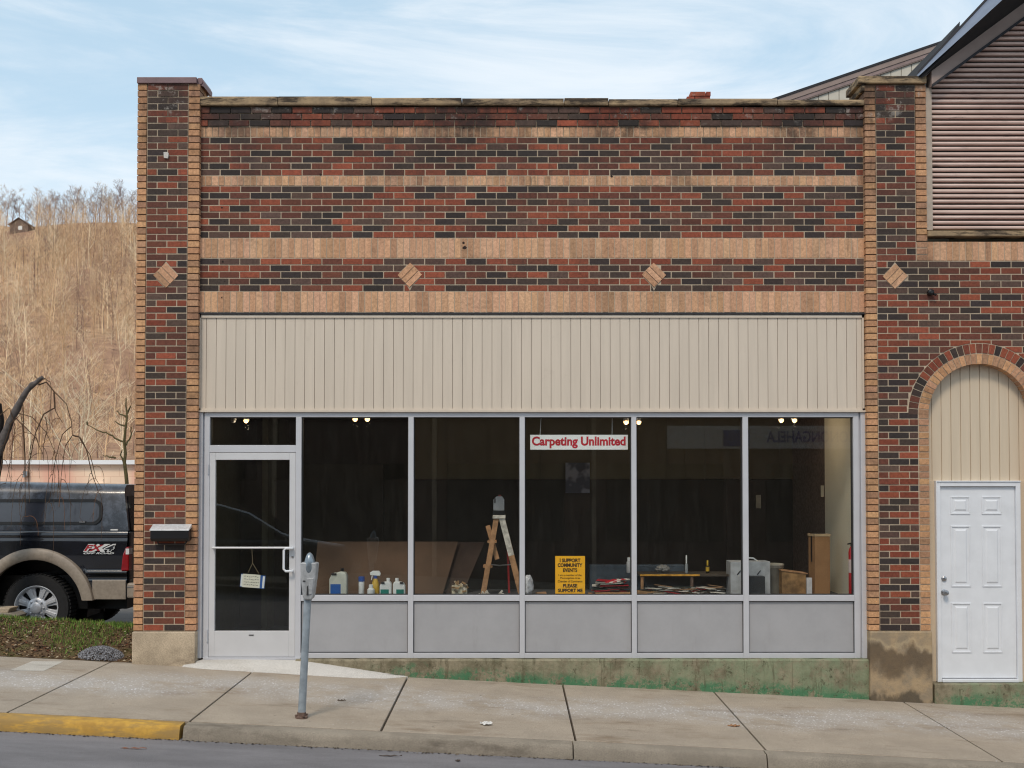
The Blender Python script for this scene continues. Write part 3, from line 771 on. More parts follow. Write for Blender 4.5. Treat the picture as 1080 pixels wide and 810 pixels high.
pts = [(hx2, YF + .01, h1), (hx2, YF - .045, h1), (hx2 - .02, YF - .055, h1), (hx + .02, YF - .055, h1), (hx, YF - .055, h1 - .02), (hx, YF - .055, h0 + .02), (hx + .02, YF - .055, h0), (hx2 - .02, YF - .055, h0), (hx2, YF - .045, h0), (hx2, YF + .01, h0)]
k.tube(pts, .0125, 10)
k.build('handle', MT['white'], door, smooth=True)
k = MB(); k.lathe([(.013, 0), (.013, .008), (.006, .010)], origin=(hx2, YF + .006, zz(587)), axis='y', seg=14); k.build('lock', MT['steel'], door)
for py0, py1 in ((490, 500), (664, 677)):
    k = MB(); k.tube([(xx_(219.2), YF - .008, zz(py0)), (xx_(219.2), YF - .008, zz((py0 + py1) / 2))], .0075, 8); k.tube([(xx_(219.2), YF - .008, zz((py0 + py1) / 2) - .004), (xx_(219.2), YF - .008, zz(py1))], .0075, 8); k.build('hinge', MT['alu'], door)
k = MB(); k.box(xx_(263), xx_(268), YF + .0, YF + .0055, zz(670.3), zz(669.4)); k.build('drip_mark', MT['alu_dark'], door)
k = MB(); k.box(dx0 - .05, dx1 + .06, YF - .02, .12, zz(695.4), zz(693.2)); k.build('threshold', MT['alu'], door)
# ledge
b = MB(); lz = Z(695.6, -.05); x0 = X(313, -.05); x1 = X(914, -.05); n = 60; rr = random.Random(3)
top = [(x0 + (x1 - x0) * i / n, lz + rr.uniform(-.004, .003)) for i in range(n + 1)]
for (xa, za), (xc, zc) in zip(top[:-1], top[1:]):
    e = -.05 + rr.uniform(-.004, .004)
    b.add([(xa, e, za - .015), (xc, e, zc - .015), (xc, e - .0, z_walk(xc, 0) - .06), (xa, e - .0, z_walk(xa, 0) - .06), (xa, e + .012, za), (xc, e + .012, zc), (xc, .12, zc), (xa, .12, za), (xa, .12, -.3), (xc, .12, -.3)],
          [(0, 3, 2, 1), (4, 0, 1, 5), (4, 5, 6, 7), (7, 6, 9, 8)])
b.build('ledge', MT['ledge'], bld)

# ------------------------------------------------------------------ building shell + interior
b = MB(); xw0, xw1 = PLx0 + .05, PRx0 + .25
b.box(PLx0 + .02, PLx0 + .2, .262, 8, -.5, 5.3); b.box(PRx0 - .0, PRx0 + .2, .30, 8, -.5, 5.3); b.box(PLx0 + .2, PRx0, 7.8, 8, -.5, 5.3)
b.build('side_wall', MT['rust'], bld)
b = MB(); b.box(PLx0 + .2, PRx0 - .001, .301, 7.8, 5.1, 5.2)
rf = b.build('roof', MT['roof'], bld)
b = MB(); mo = MB(); c0, c1 = P(721, 107, 3.5), P(750, 96.2, 3.5)
z = c1.z - .16 * 5
for i in range(12):
    za = c1.z - (i + 1) * .0677; 
    if za < 5.2: break
    ins = .12 * max(0, 1 - 0) if i == 0 else .06 if i == 1 else 0
    course(mo, c0.x + [.09, .04, .02, 0, 0, 0, 0, 0, 0, 0, 0, 0][i], c1.x, za, za + .0677, 3.5, .1 * (i % 2), colf=lambda: jit(rb.choice([s(190, 92, 66), s(200, 108, 80), s(176, 84, 62)])), depth=.4)
    b.box(c0.x + .005 + [.09, .04, .02, 0, 0, 0, 0, 0, 0, 0, 0, 0][i], c1.x - .005, 3.506, 3.89, za, za + .066)
ch = mo.build('chimney', MT['brick'], rf)
# interior
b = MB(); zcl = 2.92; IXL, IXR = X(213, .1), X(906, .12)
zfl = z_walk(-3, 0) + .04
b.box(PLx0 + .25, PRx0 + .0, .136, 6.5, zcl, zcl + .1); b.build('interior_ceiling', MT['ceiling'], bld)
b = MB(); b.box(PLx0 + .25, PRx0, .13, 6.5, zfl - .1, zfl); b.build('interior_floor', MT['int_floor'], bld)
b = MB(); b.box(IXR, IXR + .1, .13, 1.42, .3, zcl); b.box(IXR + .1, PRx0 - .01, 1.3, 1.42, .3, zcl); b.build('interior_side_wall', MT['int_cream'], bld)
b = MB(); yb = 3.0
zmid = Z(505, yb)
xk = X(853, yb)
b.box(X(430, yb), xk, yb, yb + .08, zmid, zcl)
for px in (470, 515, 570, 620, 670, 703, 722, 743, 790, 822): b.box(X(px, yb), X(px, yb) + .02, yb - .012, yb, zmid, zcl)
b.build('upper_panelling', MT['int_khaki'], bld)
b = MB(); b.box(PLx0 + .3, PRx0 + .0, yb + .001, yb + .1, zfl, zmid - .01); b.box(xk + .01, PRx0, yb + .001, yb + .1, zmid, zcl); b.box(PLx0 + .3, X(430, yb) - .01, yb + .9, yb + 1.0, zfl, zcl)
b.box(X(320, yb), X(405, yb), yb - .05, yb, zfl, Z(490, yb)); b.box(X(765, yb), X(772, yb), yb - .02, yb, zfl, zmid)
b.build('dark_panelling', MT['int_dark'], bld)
b = MB(); b.box(PLx0 + .26, PLx0 + .34, .2, 4.0, zfl, zcl); b.box(X(277, 2.6), X(279, 2.6) + .05, 2.6, 4, zfl, zcl); b.build('door_side_wall', plain('olive_wall', s(78, 74, 58), .8), bld)
b = MB(); b.box(X(796.5, yb), X(801.5, yb), yb - .02, yb, Z(536, yb), Z(522, yb)); b.build('outlet_cover', plain('ivory_plate', s(196, 186, 166)), bld); b = MB(); b.box(X(865, 1.44), X(868, 1.44), 1.43, 1.45, Z(524, 1.4), Z(512, 1.4)); b.build('switch_cover', bpy.data.materials['ivory_plate'], bld)
ZP = .815
b = MB(); b.box(xx_(318), IXR, .13, 1.42, ZP - .12, ZP); b.box(xx_(318), xx_(318) + .05, .13, 1.42, zfl, ZP - .12); b.box(xx_(318), IXR, 1.3, 1.42, zfl, ZP - .12); b.build('display_platform', MT['int_floor'], bld)

# ------------------------------------------------------------------ track lights
def track_light(px_list, py, Y, label, lit):
    c = P(sum(px_list) / len(px_list), py, Y)
    t = thing('track_light', (c.x, Y, zcl), label, 'ceiling light', 'spot lights hanging behind the shop windows')
    b = MB(); b.box(c.x - .16, c.x + .16, Y - .02, Y + .02, zcl - .03, zcl - .001); b.build('track', MT['white'], t)
    for px, on in zip(px_list, lit):
        p = P(px, py, Y); h = MB(); h.tube([(p.x, Y, zcl - .03), (p.x, Y + .0, p.z + .045)], .006)
        h.lathe([(.020, .05), (.028, .03), (.032, .004), (.034, -.0)], origin=(p.x, Y + .02, p.z + .01), axis='z', seg=14); h.build('spot_head', MT['white'], t, smooth=True)
        q = MB(); q.lathe([(.004, -.028), (.020, -.022), (.028, -.006), (.026, .006), (.012, .014)], origin=(p.x, Y + .0, p.z + .0), seg=14); q.build('bulb', MT['bulb'] if on else MT['meter'], t, smooth=True)
        if on:
            ld = bpy.data.lights.new('spot_lamp', 'POINT'); ld.energy = 1.6; ld.color = (1, .78, .52); ld.shadow_soft_size = .03; lo = bpy.data.objects.new('spot_lamp', ld); C.objects.link(lo); lo.parent = t; lo.location = Vector((p.x, Y + .03, p.z - .075)) - t.location
track_light([246, 259.5], 443.5, .9, 'track light over the glass door with only one lit bulb', [0, 1])
track_light([374.5, 387.5], 441.8, .9, 'track light with two lit bulbs above the cleaning bottles', [1, 1])
track_light([660.3, 673.6], 445, .9, 'track light with two lit bulbs astride the frame bar beside the red lettered sign', [1, 1])
track_light([824, 838], 443, .9, 'track light with two lit bulbs in the window furthest right', [1, 1])

# ------------------------------------------------------------------ things in the windows
def col_mat(n, c, **k): return plain(n, c, **k)
WH = plain('white_plastic', s(226, 228, 228), .4, var=.05, bump=0); NAT = plain('clouded_plastic', s(196, 198, 188), .45, var=.08, bump=0)
BLU = plain('blue_label', s(36, 92, 168), .5, var=.1, bump=0); BCP = plain('blue_cap', s(40, 76, 150), .4, bump=0); GRN = plain('green_label', s(24, 120, 108), .5, bump=0)
YLQ = plain('yellow_liquid', s(196, 160, 56), .3, var=.1, bump=0); BLK = MT['black_plastic']; CARD = plain('brown_cardboard', s(150, 112, 76), .85, var=.1, scale=6, bump=.1)
CARD2 = plain('dark_cardboard', s(90, 68, 52), .85, var=.14, scale=3, bump=.1); WOOD = plain('worn_wood', s(170, 128, 92), .8, var=.25, scale=14, bump=.3); INK = plain('black_ink', s(24, 22, 22), .6, bump=0)
PNT = plain('paint_spattered_wood', s(196, 190, 180), .7, var=.3, scale=20, bump=.3)
YW = .62
def pt(px, py, Y=YW): return P(px, py, Y)
def jug(px0, px1, py0, Y, label, lmat, lb, mirror=False, body=None, cap=None, group=None, name='plastic_jug'):
    x0, x1 = X(px0, Y, 610), X(px1, Y, 610); H = Z(py0, Y) - ZP; w = x1 - x0; d = w * .62
    t = thing(name, ((x0 + x1) / 2, Y, ZP), label, 'jug' if name == 'plastic_jug' else 'bottle', group)
    sx = -1 if mirror else 1; cx = (x0 + x1) / 2
    prof = [(-.5, 0), (.5, 0), (.5, .80), (.42, .93), (.18, .97), (-.06, .93), (-.34, .90), (-.5, .70)]
    b = MB(); ys = [Y - d / 2, Y - d / 2 + .01, Y + d / 2 - .01, Y + d / 2]
    pr = [(cx + sx * a * w, ZP + h * H * .95) for a, h in prof]
    if mirror: pr = pr[::-1]
    b.prism(pr, Y - d / 2, Y + d / 2); o_ = b.build('body', body or WH, t, bevel=.012, seg=3)
    b = MB(); b.tube([(cx - sx * .36 * w, Y - d * .5 - .004, ZP + H * .84), (cx - sx * .08 * w, Y - d * .5 - .004, ZP + H * .84)], .011, 8); b.build('handle_hole', MT['alu_dark'], t)
    b = MB(); cxx = cx + sx * .2 * w; b.lathe([(.019, 0), (.019, .028)], origin=(cxx, Y, ZP + H * .93), seg=14); b.build('cap', cap or WH, t)
    b = MB(); b.box(cx - lb[0] * w, cx + lb[1] * w, Y - d / 2 - .002, Y - d / 2 + .001, ZP + lb[2] * H, ZP + lb[3] * H); b.build('paper_label', lmat, t)
    return t
jug(348, 366.5, 600, .40, 'cloudy one-gallon jug with black cap and blue label', BLU, (.42, .16, .04, .5), body=NAT, cap=BLK)
jug(400.8, 413.2, 611, .36, 'squat white jug with green label nearest the yellow spray bottle', GRN, (.42, .28, .1, .5), group='white jugs with green labels')
jug(414.8, 427.6, 611, .36, 'squat white jug with green label beside the window mullion, handle facing left', GRN, (.22, .4, .1, .5), mirror=True, group='white jugs with green labels')
def bottle(px, py0, w, Y, label, mat, cap, capf=.78, name='bottle', neck=.6, lab=None):
    x = X(px, Y, 610); H = Z(py0, Y) - ZP; r = w / 2
    t = thing(name, (x, Y, ZP), label, 'bottle')
    b = MB(); b.lathe([(r * .9, 0), (r, .005), (r, H * capf * .86), (r * neck, H * capf)], origin=(x, Y, ZP), seg=16); b.build('body', mat, t, smooth=True)
    b = MB(); b.lathe([(r * neck * 1.15, H * capf), (r * neck * 1.15, H * .98), (r * neck * .9, H)], origin=(x, Y, ZP), seg=16); b.build('cap', cap, t, smooth=True)
    if lab: b = MB(); b.lathe([(r * 1.02, H * .15), (r * 1.02, H * .5)], origin=(x, Y, ZP), seg=16); b.build('paper_label', lab, t, smooth=True)
bottle(381.3, 608, .062, .40, 'slim white bottle with a blue cap', WH, BCP, neck=.95)
bottle(391.3, 616.5, .078, .33, 'short white rounded bottle in front of the spray bottle', WH, WH, neck=.5)
# spray bottle
Ys = .43; x = X(396, Ys, 610); H = Z(602, Ys) - ZP
t = thing('spray_bottle', (x, Ys, ZP), 'spray bottle of yellow liquid with white and blue trigger head', 'spray bottle')
b = MB(); b.lathe([(.042, 0), (.045, .01), (.045, H * .4), (.034, H * .58), (.016, H * .74)], origin=(x, Ys, ZP), seg=16); b.build('body', YLQ, t, smooth=True)
b = MB(); b.lathe([(.020, H * .72), (.020, H * .82)], origin=(x, Ys, ZP), seg=14); b.build('collar', BCP, t)
b = MB(); b.prism([(x - .055, ZP + H * .84), (x + .05, ZP + H * .82), (x + .058, ZP + H * .9), (x + .04, ZP + H), (x - .03, ZP + H), (x - .06, ZP + H * .93)], Ys - .014, Ys + .014)
b.prism([(x - .048, ZP + H * .66), (x - .038, ZP + H * .66), (x - .026, ZP + H * .84), (x - .04, ZP + H * .84)], Ys - .006, Ys + .006); b.build('trigger', WH, t, bevel=.003)
# leaning cardboard sheets
def leaning(name, poly_px, Y0, Y1, mat, label, cat):
    zb = ZP; top = [P(a, c, Y1) for a, c in poly_px[:2]]; bot = [P(a, c, Y0) for a, c in poly_px[2:]]
    for p in bot: p.z = zb + .002
    q = [bot[0], bot[1], top[1], top[0]]
    b = MB(); b.add([Vector(p) for p in q] + [Vector(p) + Vector((0, .012, .003)) for p in q], [(0, 1, 2, 3), (4, 5, 6, 7), (0, 1, 5, 4), (1, 2, 6, 5), (2, 3, 7, 6), (3, 0, 4, 7)])
    return tag(b.build(name, mat, None), label, cat)
leaning('cardboard_sheet', [(335, 571.5), (483, 571.5), (330, 622), (467, 622)], .85, 1.12, CARD2, 'long brown cardboard sheet leaning behind the cleaning bottles', 'cardboard')
leaning('cardboard_sheet', [(455, 572), (511, 572), (440, 621), (488, 621)], .93, 1.2, plain('darkest_cardboard', s(62, 46, 38), .85), 'darker brown sheet showing past the slanted end of the long cardboard sheet', 'cardboard')
# teal tube
b = MB(); p0, p1 = pt(438, 623.6, .5), pt(470, 623.2, .5); b.tube([(p0.x, .5, ZP + .017), (p1.x, .55, ZP + .017)], .016, 10)
tag(b.build('plastic_tube', plain('pale_teal_plastic', s(150, 196, 192), .3), None, smooth=True), 'pale teal tube lying on the platform by the window frame', 'tube')
# clutter box
t = thing('carton', (pt(485, 622).x, .6, ZP), 'small torn white carton with rags spilling out', 'box'); x = pt(485, 622).x
b = MB(); b.box(x - .085, x + .08, .55, .68, ZP, ZP + .125); b.build('box_body', plain('off_white_card', s(206, 196, 172), .8, var=.12), t, bevel=.003)
b = MB(); rr = random.Random(5)
for i in range(26):
    a = rr.uniform(-.09, .085); q = rr.uniform(-.0, .16); M = Matrix.Translation((x + a, .53 + rr.uniform(-.01, .06), ZP + .015 + q * .9)) @ Matrix.Rotation(rr.uniform(0, 3), 4, 'Y') @ Matrix.Rotation(rr.uniform(-.5, .5), 4, 'X')
    b.box(-.022, .022, -.004, .004, -.009, .009, rr.choice([s(210, 202, 190), s(150, 118, 84), s(96, 84, 74), s(190, 170, 140)]), mat=M)
b.build('rag_pile', attr_mat('rag'), t)
# step ladder
Yl = .8
t = thing('step_ladder', (pt(528, 622, Yl).x, Yl, ZP), 'short wooden step ladder spattered with white paint', 'ladder')
topz = Z(546, Yl); tx = X(526.5, Yl, 550)
def plank(b, p0, p1, w, th, col=None):
    p0, p1 = Vector(p0), Vector(p1); d = (p1 - p0); L = d.length; d.normalize(); sd = d.cross(Vector((0, 1, 0))).normalized(); n = sd.cross(d)
    q = [p0 - sd * w / 2 - n * th / 2, p0 + sd * w / 2 - n * th / 2, p0 + sd * w / 2 + n * th / 2, p0 - sd * w / 2 + n * th / 2]
    b.add(q + [v + d * L for v in q], [(0, 1, 2, 3), (4, 5, 6, 7), (0, 1, 5, 4), (1, 2, 6, 5), (2, 3, 7, 6), (3, 0, 4, 7)], col)
for Yo in (-.13, .13):
    b = MB(); plank(b, (X(509.5, Yl, 610), Yl + Yo * 1.3, ZP), (tx - .03, Yl + Yo, topz), .055, .02); b.build('leg', WOOD, t)
    b = MB(); plank(b, (X(550, Yl, 610), Yl + Yo * 1.3, ZP), (tx + .03, Yl + Yo, topz), .06, .02); lg = b.build('leg', WOOD, t)
    if Yo < 0: b = MB(); p0_ = Vector((X(550, Yl, 610), Yl + Yo * 1.3, ZP)); p1_ = Vector((tx + .03, Yl + Yo, topz)); plank(b, p0_.lerp(p1_, .52), p1_, .063, .024); b.build('paint_coat', PNT, lg)
b = MB(); b.box(tx - .07, tx + .07, Yl - .16, Yl + .16, topz - .005, topz + .03); b.build('top_step', PNT, t, bevel=.004)
for k_ in (.36, .68):
    b = MB(); a = X(509.5, Yl, 610) + (tx - .03 - X(509.5, Yl, 610)) * k_; z_ = ZP + (topz - ZP) * k_; b.box(a - .05, a + .05, Yl - .15, Yl + .15, z_, z_ + .02); b.build('step', WOOD, t)
b = MB(); z_ = Z(594, Yl); b.tube([(X(515, Yl), Yl - .14, z_), (X(527, Yl), Yl - .14, z_ - .015), (X(543, Yl), Yl - .14, z_)], .007, 6); b.build('spreader_bar', MT['steel'], t)
# jug on ladder
x0 = X(520.3, Yl, 540); x1 = X(532, Yl, 540); zt = topz + .031; Hh = Z(522.5, Yl) - zt
t = thing('plastic_jug', (tx, Yl, zt), 'grey jug with dark base standing on top of the step ladder', 'jug'); cx = (x0 + x1) / 2; w = x1 - x0
b = MB(); b.prism([(x0, zt + Hh * .22), (x1, zt + Hh * .22), (x1, zt + Hh * .78), (x1 - .025, zt + Hh * .95), (x0 + .035, zt + Hh * .95), (x0, zt + Hh * .78)], Yl - .04, Yl + .04); b.build('body', plain('grey_plastic', s(150, 152, 156), .4, bump=0), t, bevel=.01)
b = MB(); b.box(x0 - .002, x1 + .002, Yl - .042, Yl + .042, zt, zt + Hh * .22); b.build('base', BLK, t, bevel=.004)
b = MB(); b.lathe([(.016, 0), (.016, .02)], origin=(cx + .01, Yl, zt + Hh * .94), seg=12); b.build('cap', plain('dull_red_cap', s(120, 60, 56)), t)
b = MB(); b.tube([(x0 + .018, Yl - .043, zt + Hh * .85), (x0 + .018, Yl - .043, zt + Hh * .62)], .007, 6); b.build('handle_hole', MT['alu_dark'], t)
# wood post leaning, red pole, mallet, scraper, bag, roll
b = MB(); plank(b, pt(524.5, 590, .72), pt(514.5, 554.5, .78), .05, .045); tag(b.build('wooden_post', WOOD, None), 'short round-edged wooden post crossing the front leg of the step ladder', 'wooden post')
b = MB(); p = pt(537, 622, 1.0); b.tube([(p.x, 1.0, ZP), (X(535.5, 1.05, 575), 1.05, Z(576, 1.05))], .012, 8); tag(b.build('pole', plain('red_paint', s(176, 36, 38), .4), None, smooth=True), 'thin red pole standing under the step ladder', 'pole')
b = MB(); p = pt(530, 622, .5); plank(b, (p.x - .06, .5, ZP + .012), (p.x + .0, .5, ZP + .075), .02, .012); plank(b, (p.x - .03, .5, ZP + .045), (p.x + .07, .5, ZP + .012), .024, .02)
tag(b.build('scraper', PNT, None), 'pale handled scraper lying between the ladder legs', 'scraper')
b = MB(); p = pt(510, 622, .5)
for i in range(9):
    M = Matrix.Translation((p.x + rr.uniform(-.05, .05), .5 + rr.uniform(-.02, .03), ZP + rr.uniform(.008, .05))) @ Matrix.Rotation(rr.uniform(0, 3), 4, 'Y'); b.box(-.03, .03, -.006, .006, -.006, .006, mat=M)
tag(b.build('wood_offcuts', PNT, None), 'little heap of pale wooden wedges at the foot of the ladder', 'wood offcuts')
b = MB(); p = pt(494, 623, .45); rr = random.Random(8)
for i in range(12):
    M = Matrix.Translation((p.x + rr.uniform(-.05, .05), .45 + rr.uniform(-.03, .03), ZP + rr.uniform(.004, .02))) @ Matrix.Rotation(rr.uniform(-.6, .6), 4, 'Y') @ Matrix.Rotation(rr.uniform(0, 3), 4, 'Z'); b.box(-.02, .02, -.012, .012, -.002, .002, mat=M)
tag(b.build('paper_scraps', WH, None), 'white scraps of paper in front of the torn carton', 'paper scraps')
def blob(name, px, Y, w, d, h, mat, label, cat, seed, n=5, squash=1.0):
    x = X(px, Y, 610); bm = bmesh.new(); bmesh.ops.create_icosphere(bm, subdivisions=3, radius=1); rr = random.Random(seed)
    from mathutils import noise
    for v in bm.verts:
        k = 1 + .28 * noise.noise(v.co * 2.2 + Vector((seed, 0, 0))) + .16 * noise.noise(v.co * 6 + Vector((0, seed, 0)))
        v.co = Vector((v.co.x * w / 2 * k, v.co.y * d / 2 * k, (v.co.z * k * .5 + .5) * h)); v.co.z = max(0.001, v.co.z); v.co += Vector((x, Y, ZP))
    me = bpy.data.meshes.new(name); bm.to_mesh(me); bm.free(); me.materials.append(mat); o = bpy.data.objects.new(name, me); C.objects.link(o)
    return tag(o, label, cat)
blob('plastic_bag', 557, .5, .11, .12, .24, plain('white_film', s(214, 212, 216), .35, var=.15, scale=20, bump=.5, bscale=20), 'crumpled white plastic bag standing at the window mullion', 'bag', 4)
b = MB(); p = pt(570.5, 620, .5); b.tube([(p.x - .05, .5, ZP + .03), (p.x + .052, .54, ZP + .032)], .028, 12); tag(b.build('cork_roll', WOOD, None), 'stubby tan roll lying beside the yellow notice', 'roll')
# yellow notice
Yn = .13
t = thing('yellow_notice', (X(601.3, Yn), Yn, ZP), 'yellow notice reading I SUPPORT COMMUNITY EVENTS behind the glass', 'sign')
nx0, nx1 = X(585.6, Yn, 600), X(617, Yn, 600); nz1, nz0 = Z(586.4, Yn), Z(628.5, Yn)
b = MB(); b.box(nx0, nx1, Yn, Yn + .004, nz0, nz1); b.build('board', plain('yellow_card', s(255, 186, 30), .5, var=.02, bump=0), t, bevel=.0)
def zn(py): return Z(py, Yn)
for i, (txt, a, c, y0, y1, bold) in enumerate((('I SUPPORT', 590.4, 612.2, 593, 589, .035), ('COMMUNITY', 588.2, 614.2, 598, 594, .035), ('EVENTS', 593.8, 608.8, 603.3, 599.3, .035),
        ('I am a member of the', 589.0, 613.4, 607.6, 605.4, .0), ('Monongahela Area', 591, 612, 611, 608.6, .0), ('Chamber of Commerce', 588.4, 614.2, 614.2, 611.8, .0),
        ('PLEASE', 593.8, 608.8, 619.6, 615.8, .035), ('SUPPORT ME', 588.6, 614.4, 624.6, 620.8, .035))):
    text(txt, 'lettering', X(a, Yn, 600), X(c, Yn, 600), zn(y0), zn(y1), Yn - .002, INK, t, bold)
# red-lettered sign
Ysn = .13
t = thing('hanging_sign', (X(610.5, Ysn), Ysn, Z(474, Ysn)), 'white hanging sign with red Carpeting Unlimited lettering', 'sign')
b = MB(); b.box(X(559.2, Ysn, 466), X(662.2, Ysn, 466), Ysn, Ysn + .008, Z(474.2, Ysn), Z(458.6, Ysn)); b.build('board', plain('white_board', s(246, 247, 248), .4, var=.01, bump=0), t)
text('Carpeting Unlimited', 'lettering', X(561, Ysn, 466), X(659.8, Ysn, 466), Z(472.8, Ysn), Z(460.3, Ysn), Ysn - .002, plain('red_ink', s(196, 26, 48), .5, bump=0), t, .034)
for a, c in ((569.5, 572), (645.5, 646)):
    b = MB(); b.tube([(X(a, Ysn, 458), Ysn + .004, Z(458.8, Ysn)), (X(c, Ysn, 445), Ysn + .01, zcl)], .0022, 4); b.build('cord', WH, t)
# hanging door sign
Yd = .10
t = thing('door_sign', (X(266, Yd), Yd, Z(602, Yd)), 'blue-edged card with a handwritten note hanging from a string inside the glass door', 'sign')
M = Matrix.Translation((X(266.5, Yd, 612), 0, Z(613, Yd))) @ Matrix.Rotation(R(5), 4, 'Y')
b = MB(); b.box(-.128, .128, Yd, Yd + .003, -.068, .068, mat=M); b.build('blue_card', BLU, t)
b = MB(); b.box(-.124, -.088, Yd - .002, Yd, -.062, .062, mat=M); b.build('white_edge', WH, t); b = MB(); b.box(.102, .124, Yd - .002, Yd, -.062, .062, mat=M); b.build('white_edge', WH, t)
b = MB(); M2 = Matrix.Translation((X(265.4, Yd, 612), 0, Z(613, Yd))) @ Matrix.Rotation(R(4), 4, 'Y'); b.box(-.095, .088, Yd - .005, Yd - .0025, -.066, .072, mat=M2); b.build('paper_note', plain('note_paper', s(226, 222, 208), .8, var=.03, bump=0), t)
b = MB(); rr = random.Random(2)
for k_ in range(4):
    u = -.078
    while u < (.07 if k_ < 3 else .066):
        L = rr.uniform(.008, .02); z_ = .046 - k_ * .028 + rr.uniform(-.003, .003)
        n_ = 4
        for q in range(n_): b.box(u + L * q / n_, u + L * (q + .8) / n_, Yd - .0065, Yd - .005, z_ + rr.uniform(-.005, 0), z_ + rr.uniform(.001, .006), mat=M2)
        u += L + .008
b.build('handwriting', INK, t)
b = MB(); kp = (X(266.4, Yd, 594), Yd, Z(594, Yd)); b.tube([(X(265.6, Yd, 578), Yd, Z(578, Yd)), kp], .0025, 4); b.tube([kp, (X(261.6, Yd, 603), Yd, Z(604, Yd))], .0022, 4); b.tube([kp, (X(273, Yd, 604), Yd, Z(605, Yd))], .0022, 4); b.build('string', plain('tan_string', s(150, 132, 104)), t)
# flooring samples pile
t = thing('flooring_samples', (X(650, .45), .45, ZP), 'untidy pile of flooring samples and boards in the middle of the window display', 'samples')
def sheet(b, a, c, Y, z0, th, d=.3, col=None, tilt=0, rot=0):
    xa, xc = X(a, Y, 610), X(c, Y, 610); L = xc - xa
    M = Matrix.Translation(((xa + xc) / 2, Y + d / 2, z0 + th / 2)) @ Matrix.Rotation(tilt, 4, 'Y') @ Matrix.Rotation(rot, 4, 'Z'); b.box(-L / 2, L / 2, -d / 2, d / 2, -th / 2, th / 2, col, mat=M)
am = attr_mat('sample_board', .6, .1, 12, .1)
b = MB(); sheet(b, 624, 757, .3, ZP + .002, .016, .3, s(60, 120, 116)); b.build('teal_sheet', am, t)
b = MB(); sheet(b, 622, 762, .34, ZP + .026, .008, .3, s(206, 156, 104), tilt=R(.3)); sheet(b, 628, 700, .4, ZP + .05, .01, .3, s(180, 140, 100)); b.build('wood_board', am, t)
b = MB(); rr = random.Random(12)
cl = [s(190, 186, 178), s(120, 116, 110), s(84, 80, 76), s(170, 40, 52), s(214, 210, 204), s(140, 110, 84), s(60, 70, 68), s(150, 150, 146)]
for i in range(15): 
    a = 624 + rr.uniform(0, 14); sheet(b, a, a + rr.uniform(18, 36), .42 + rr.uniform(0, .1), ZP + .06 + i * .0075, .006, .2, rr.choice(cl), tilt=R(rr.uniform(-4, 4)), rot=rr.uniform(-.3, .3))
for i in range(75):
    a = 672 + rr.uniform(0, 78); sheet(b, a, a + rr.uniform(5, 26), .36 + rr.uniform(0, .3), ZP + .036 + rr.uniform(0, .075), .005, .06, rr.choice(cl), tilt=R(rr.uniform(-9, 9)), rot=rr.uniform(-.8, .8))
b.build('sample_tile', am, t)
b = MB(); rr = random.Random(22)
for i, cc in enumerate([s(196, 44, 58), s(222, 218, 210), s(196, 44, 58), s(226, 222, 216), s(90, 84, 80)]):
    sheet(b, 637 + i * 4, 650 + i * 4.5, .45, ZP + .165 + .004 * i, .012, .14, cc, tilt=R(-16 + i * 3), rot=.2)
b.build('folded_brochure', am, t)
for (px_c, Yc, w_c, h_c, c_c, lab_) in ((636, .85, .09, .10, s(150, 150, 148), 'pale round tin standing behind the pile of flooring samples'), (757, .5, .06, .075, s(40, 40, 42), 'small black tin with a white band near the end of the boards'), (607, 1.15, .1, .09, s(92, 84, 74), 'dull brown tin standing behind the yellow notice')):
    xc_ = X(px_c, Yc, 610); t = thing('paint_tin', (xc_, Yc, ZP), lab_, 'tin')
    b = MB(); b.lathe([(w_c / 2, 0), (w_c / 2, h_c)], origin=(xc_, Yc, ZP), seg=20); b.build('tin_body', plain('tin_' + str(px_c), c_c, .5, var=.2), t, smooth=True)
    b = MB(); b.lathe([(w_c / 2 + .003, h_c - .004), (w_c / 2 + .003, h_c + .006), (w_c / 2 - .006, h_c + .004)], origin=(xc_, Yc, ZP), seg=20); b.build('lid', WH if px_c == 757 else MT['steel'], t, smooth=True)
# low bench with yellow edge and shelf behind
t = thing('work_bench', (X(720, .95), .95, ZP), 'low dark bench with a worn yellow front edge behind the flooring samples', 'bench')
b = MB(); bx0, bx1 = X(675, .8, 605), X(782, .8, 605); bz = Z(606, .8); b.box(bx0, bx1, .8, 1.25, bz - .02, bz); b.build('bench_top', plain('dark_bench', s(70, 62, 54), .7), t)
b = MB(); b.box(bx0, X(738, .8, 605), .795, .8, bz - .016, bz + .004); b.build('yellow_edge', plain('worn_yellow_tape', s(206, 150, 54), .6, var=.35, scale=20), t)
for xq in (bx0 + .01, (bx0 + bx1) / 2, bx1 - .04):
    b = MB(); b.box(xq, xq + .03, .81, .84, ZP, bz - .02); b.build('leg', MT['rust'] if xq > bx0 + .05 else WOOD, t)
b = MB(); b.box(bx0 + .1, bx1 - .1, 1.2, 1.24, ZP, bz - .03); b.build('back_panel', plain('dull_steel', s(96, 98, 102), .5), t)
BZ = bz
_z = ZP
def on_bench(f, *a, **k):
    global ZP
    ZP = BZ; r = f(*a, **k); ZP = _z; return r
on_bench(bottle, 724, 585.5, .035, 1.0, 'slim grey squeeze bottle standing on the bench', plain('grey_bottle', s(140, 146, 152)), WH, .55, neck=.4)
on_bench(bottle, 746.3, 591, .042, 1.0, 'small dark bottle with yellow label standing on the bench', BLK, plain('yellow_cap', s(196, 160, 40)), .6, neck=.4, lab=YLQ)
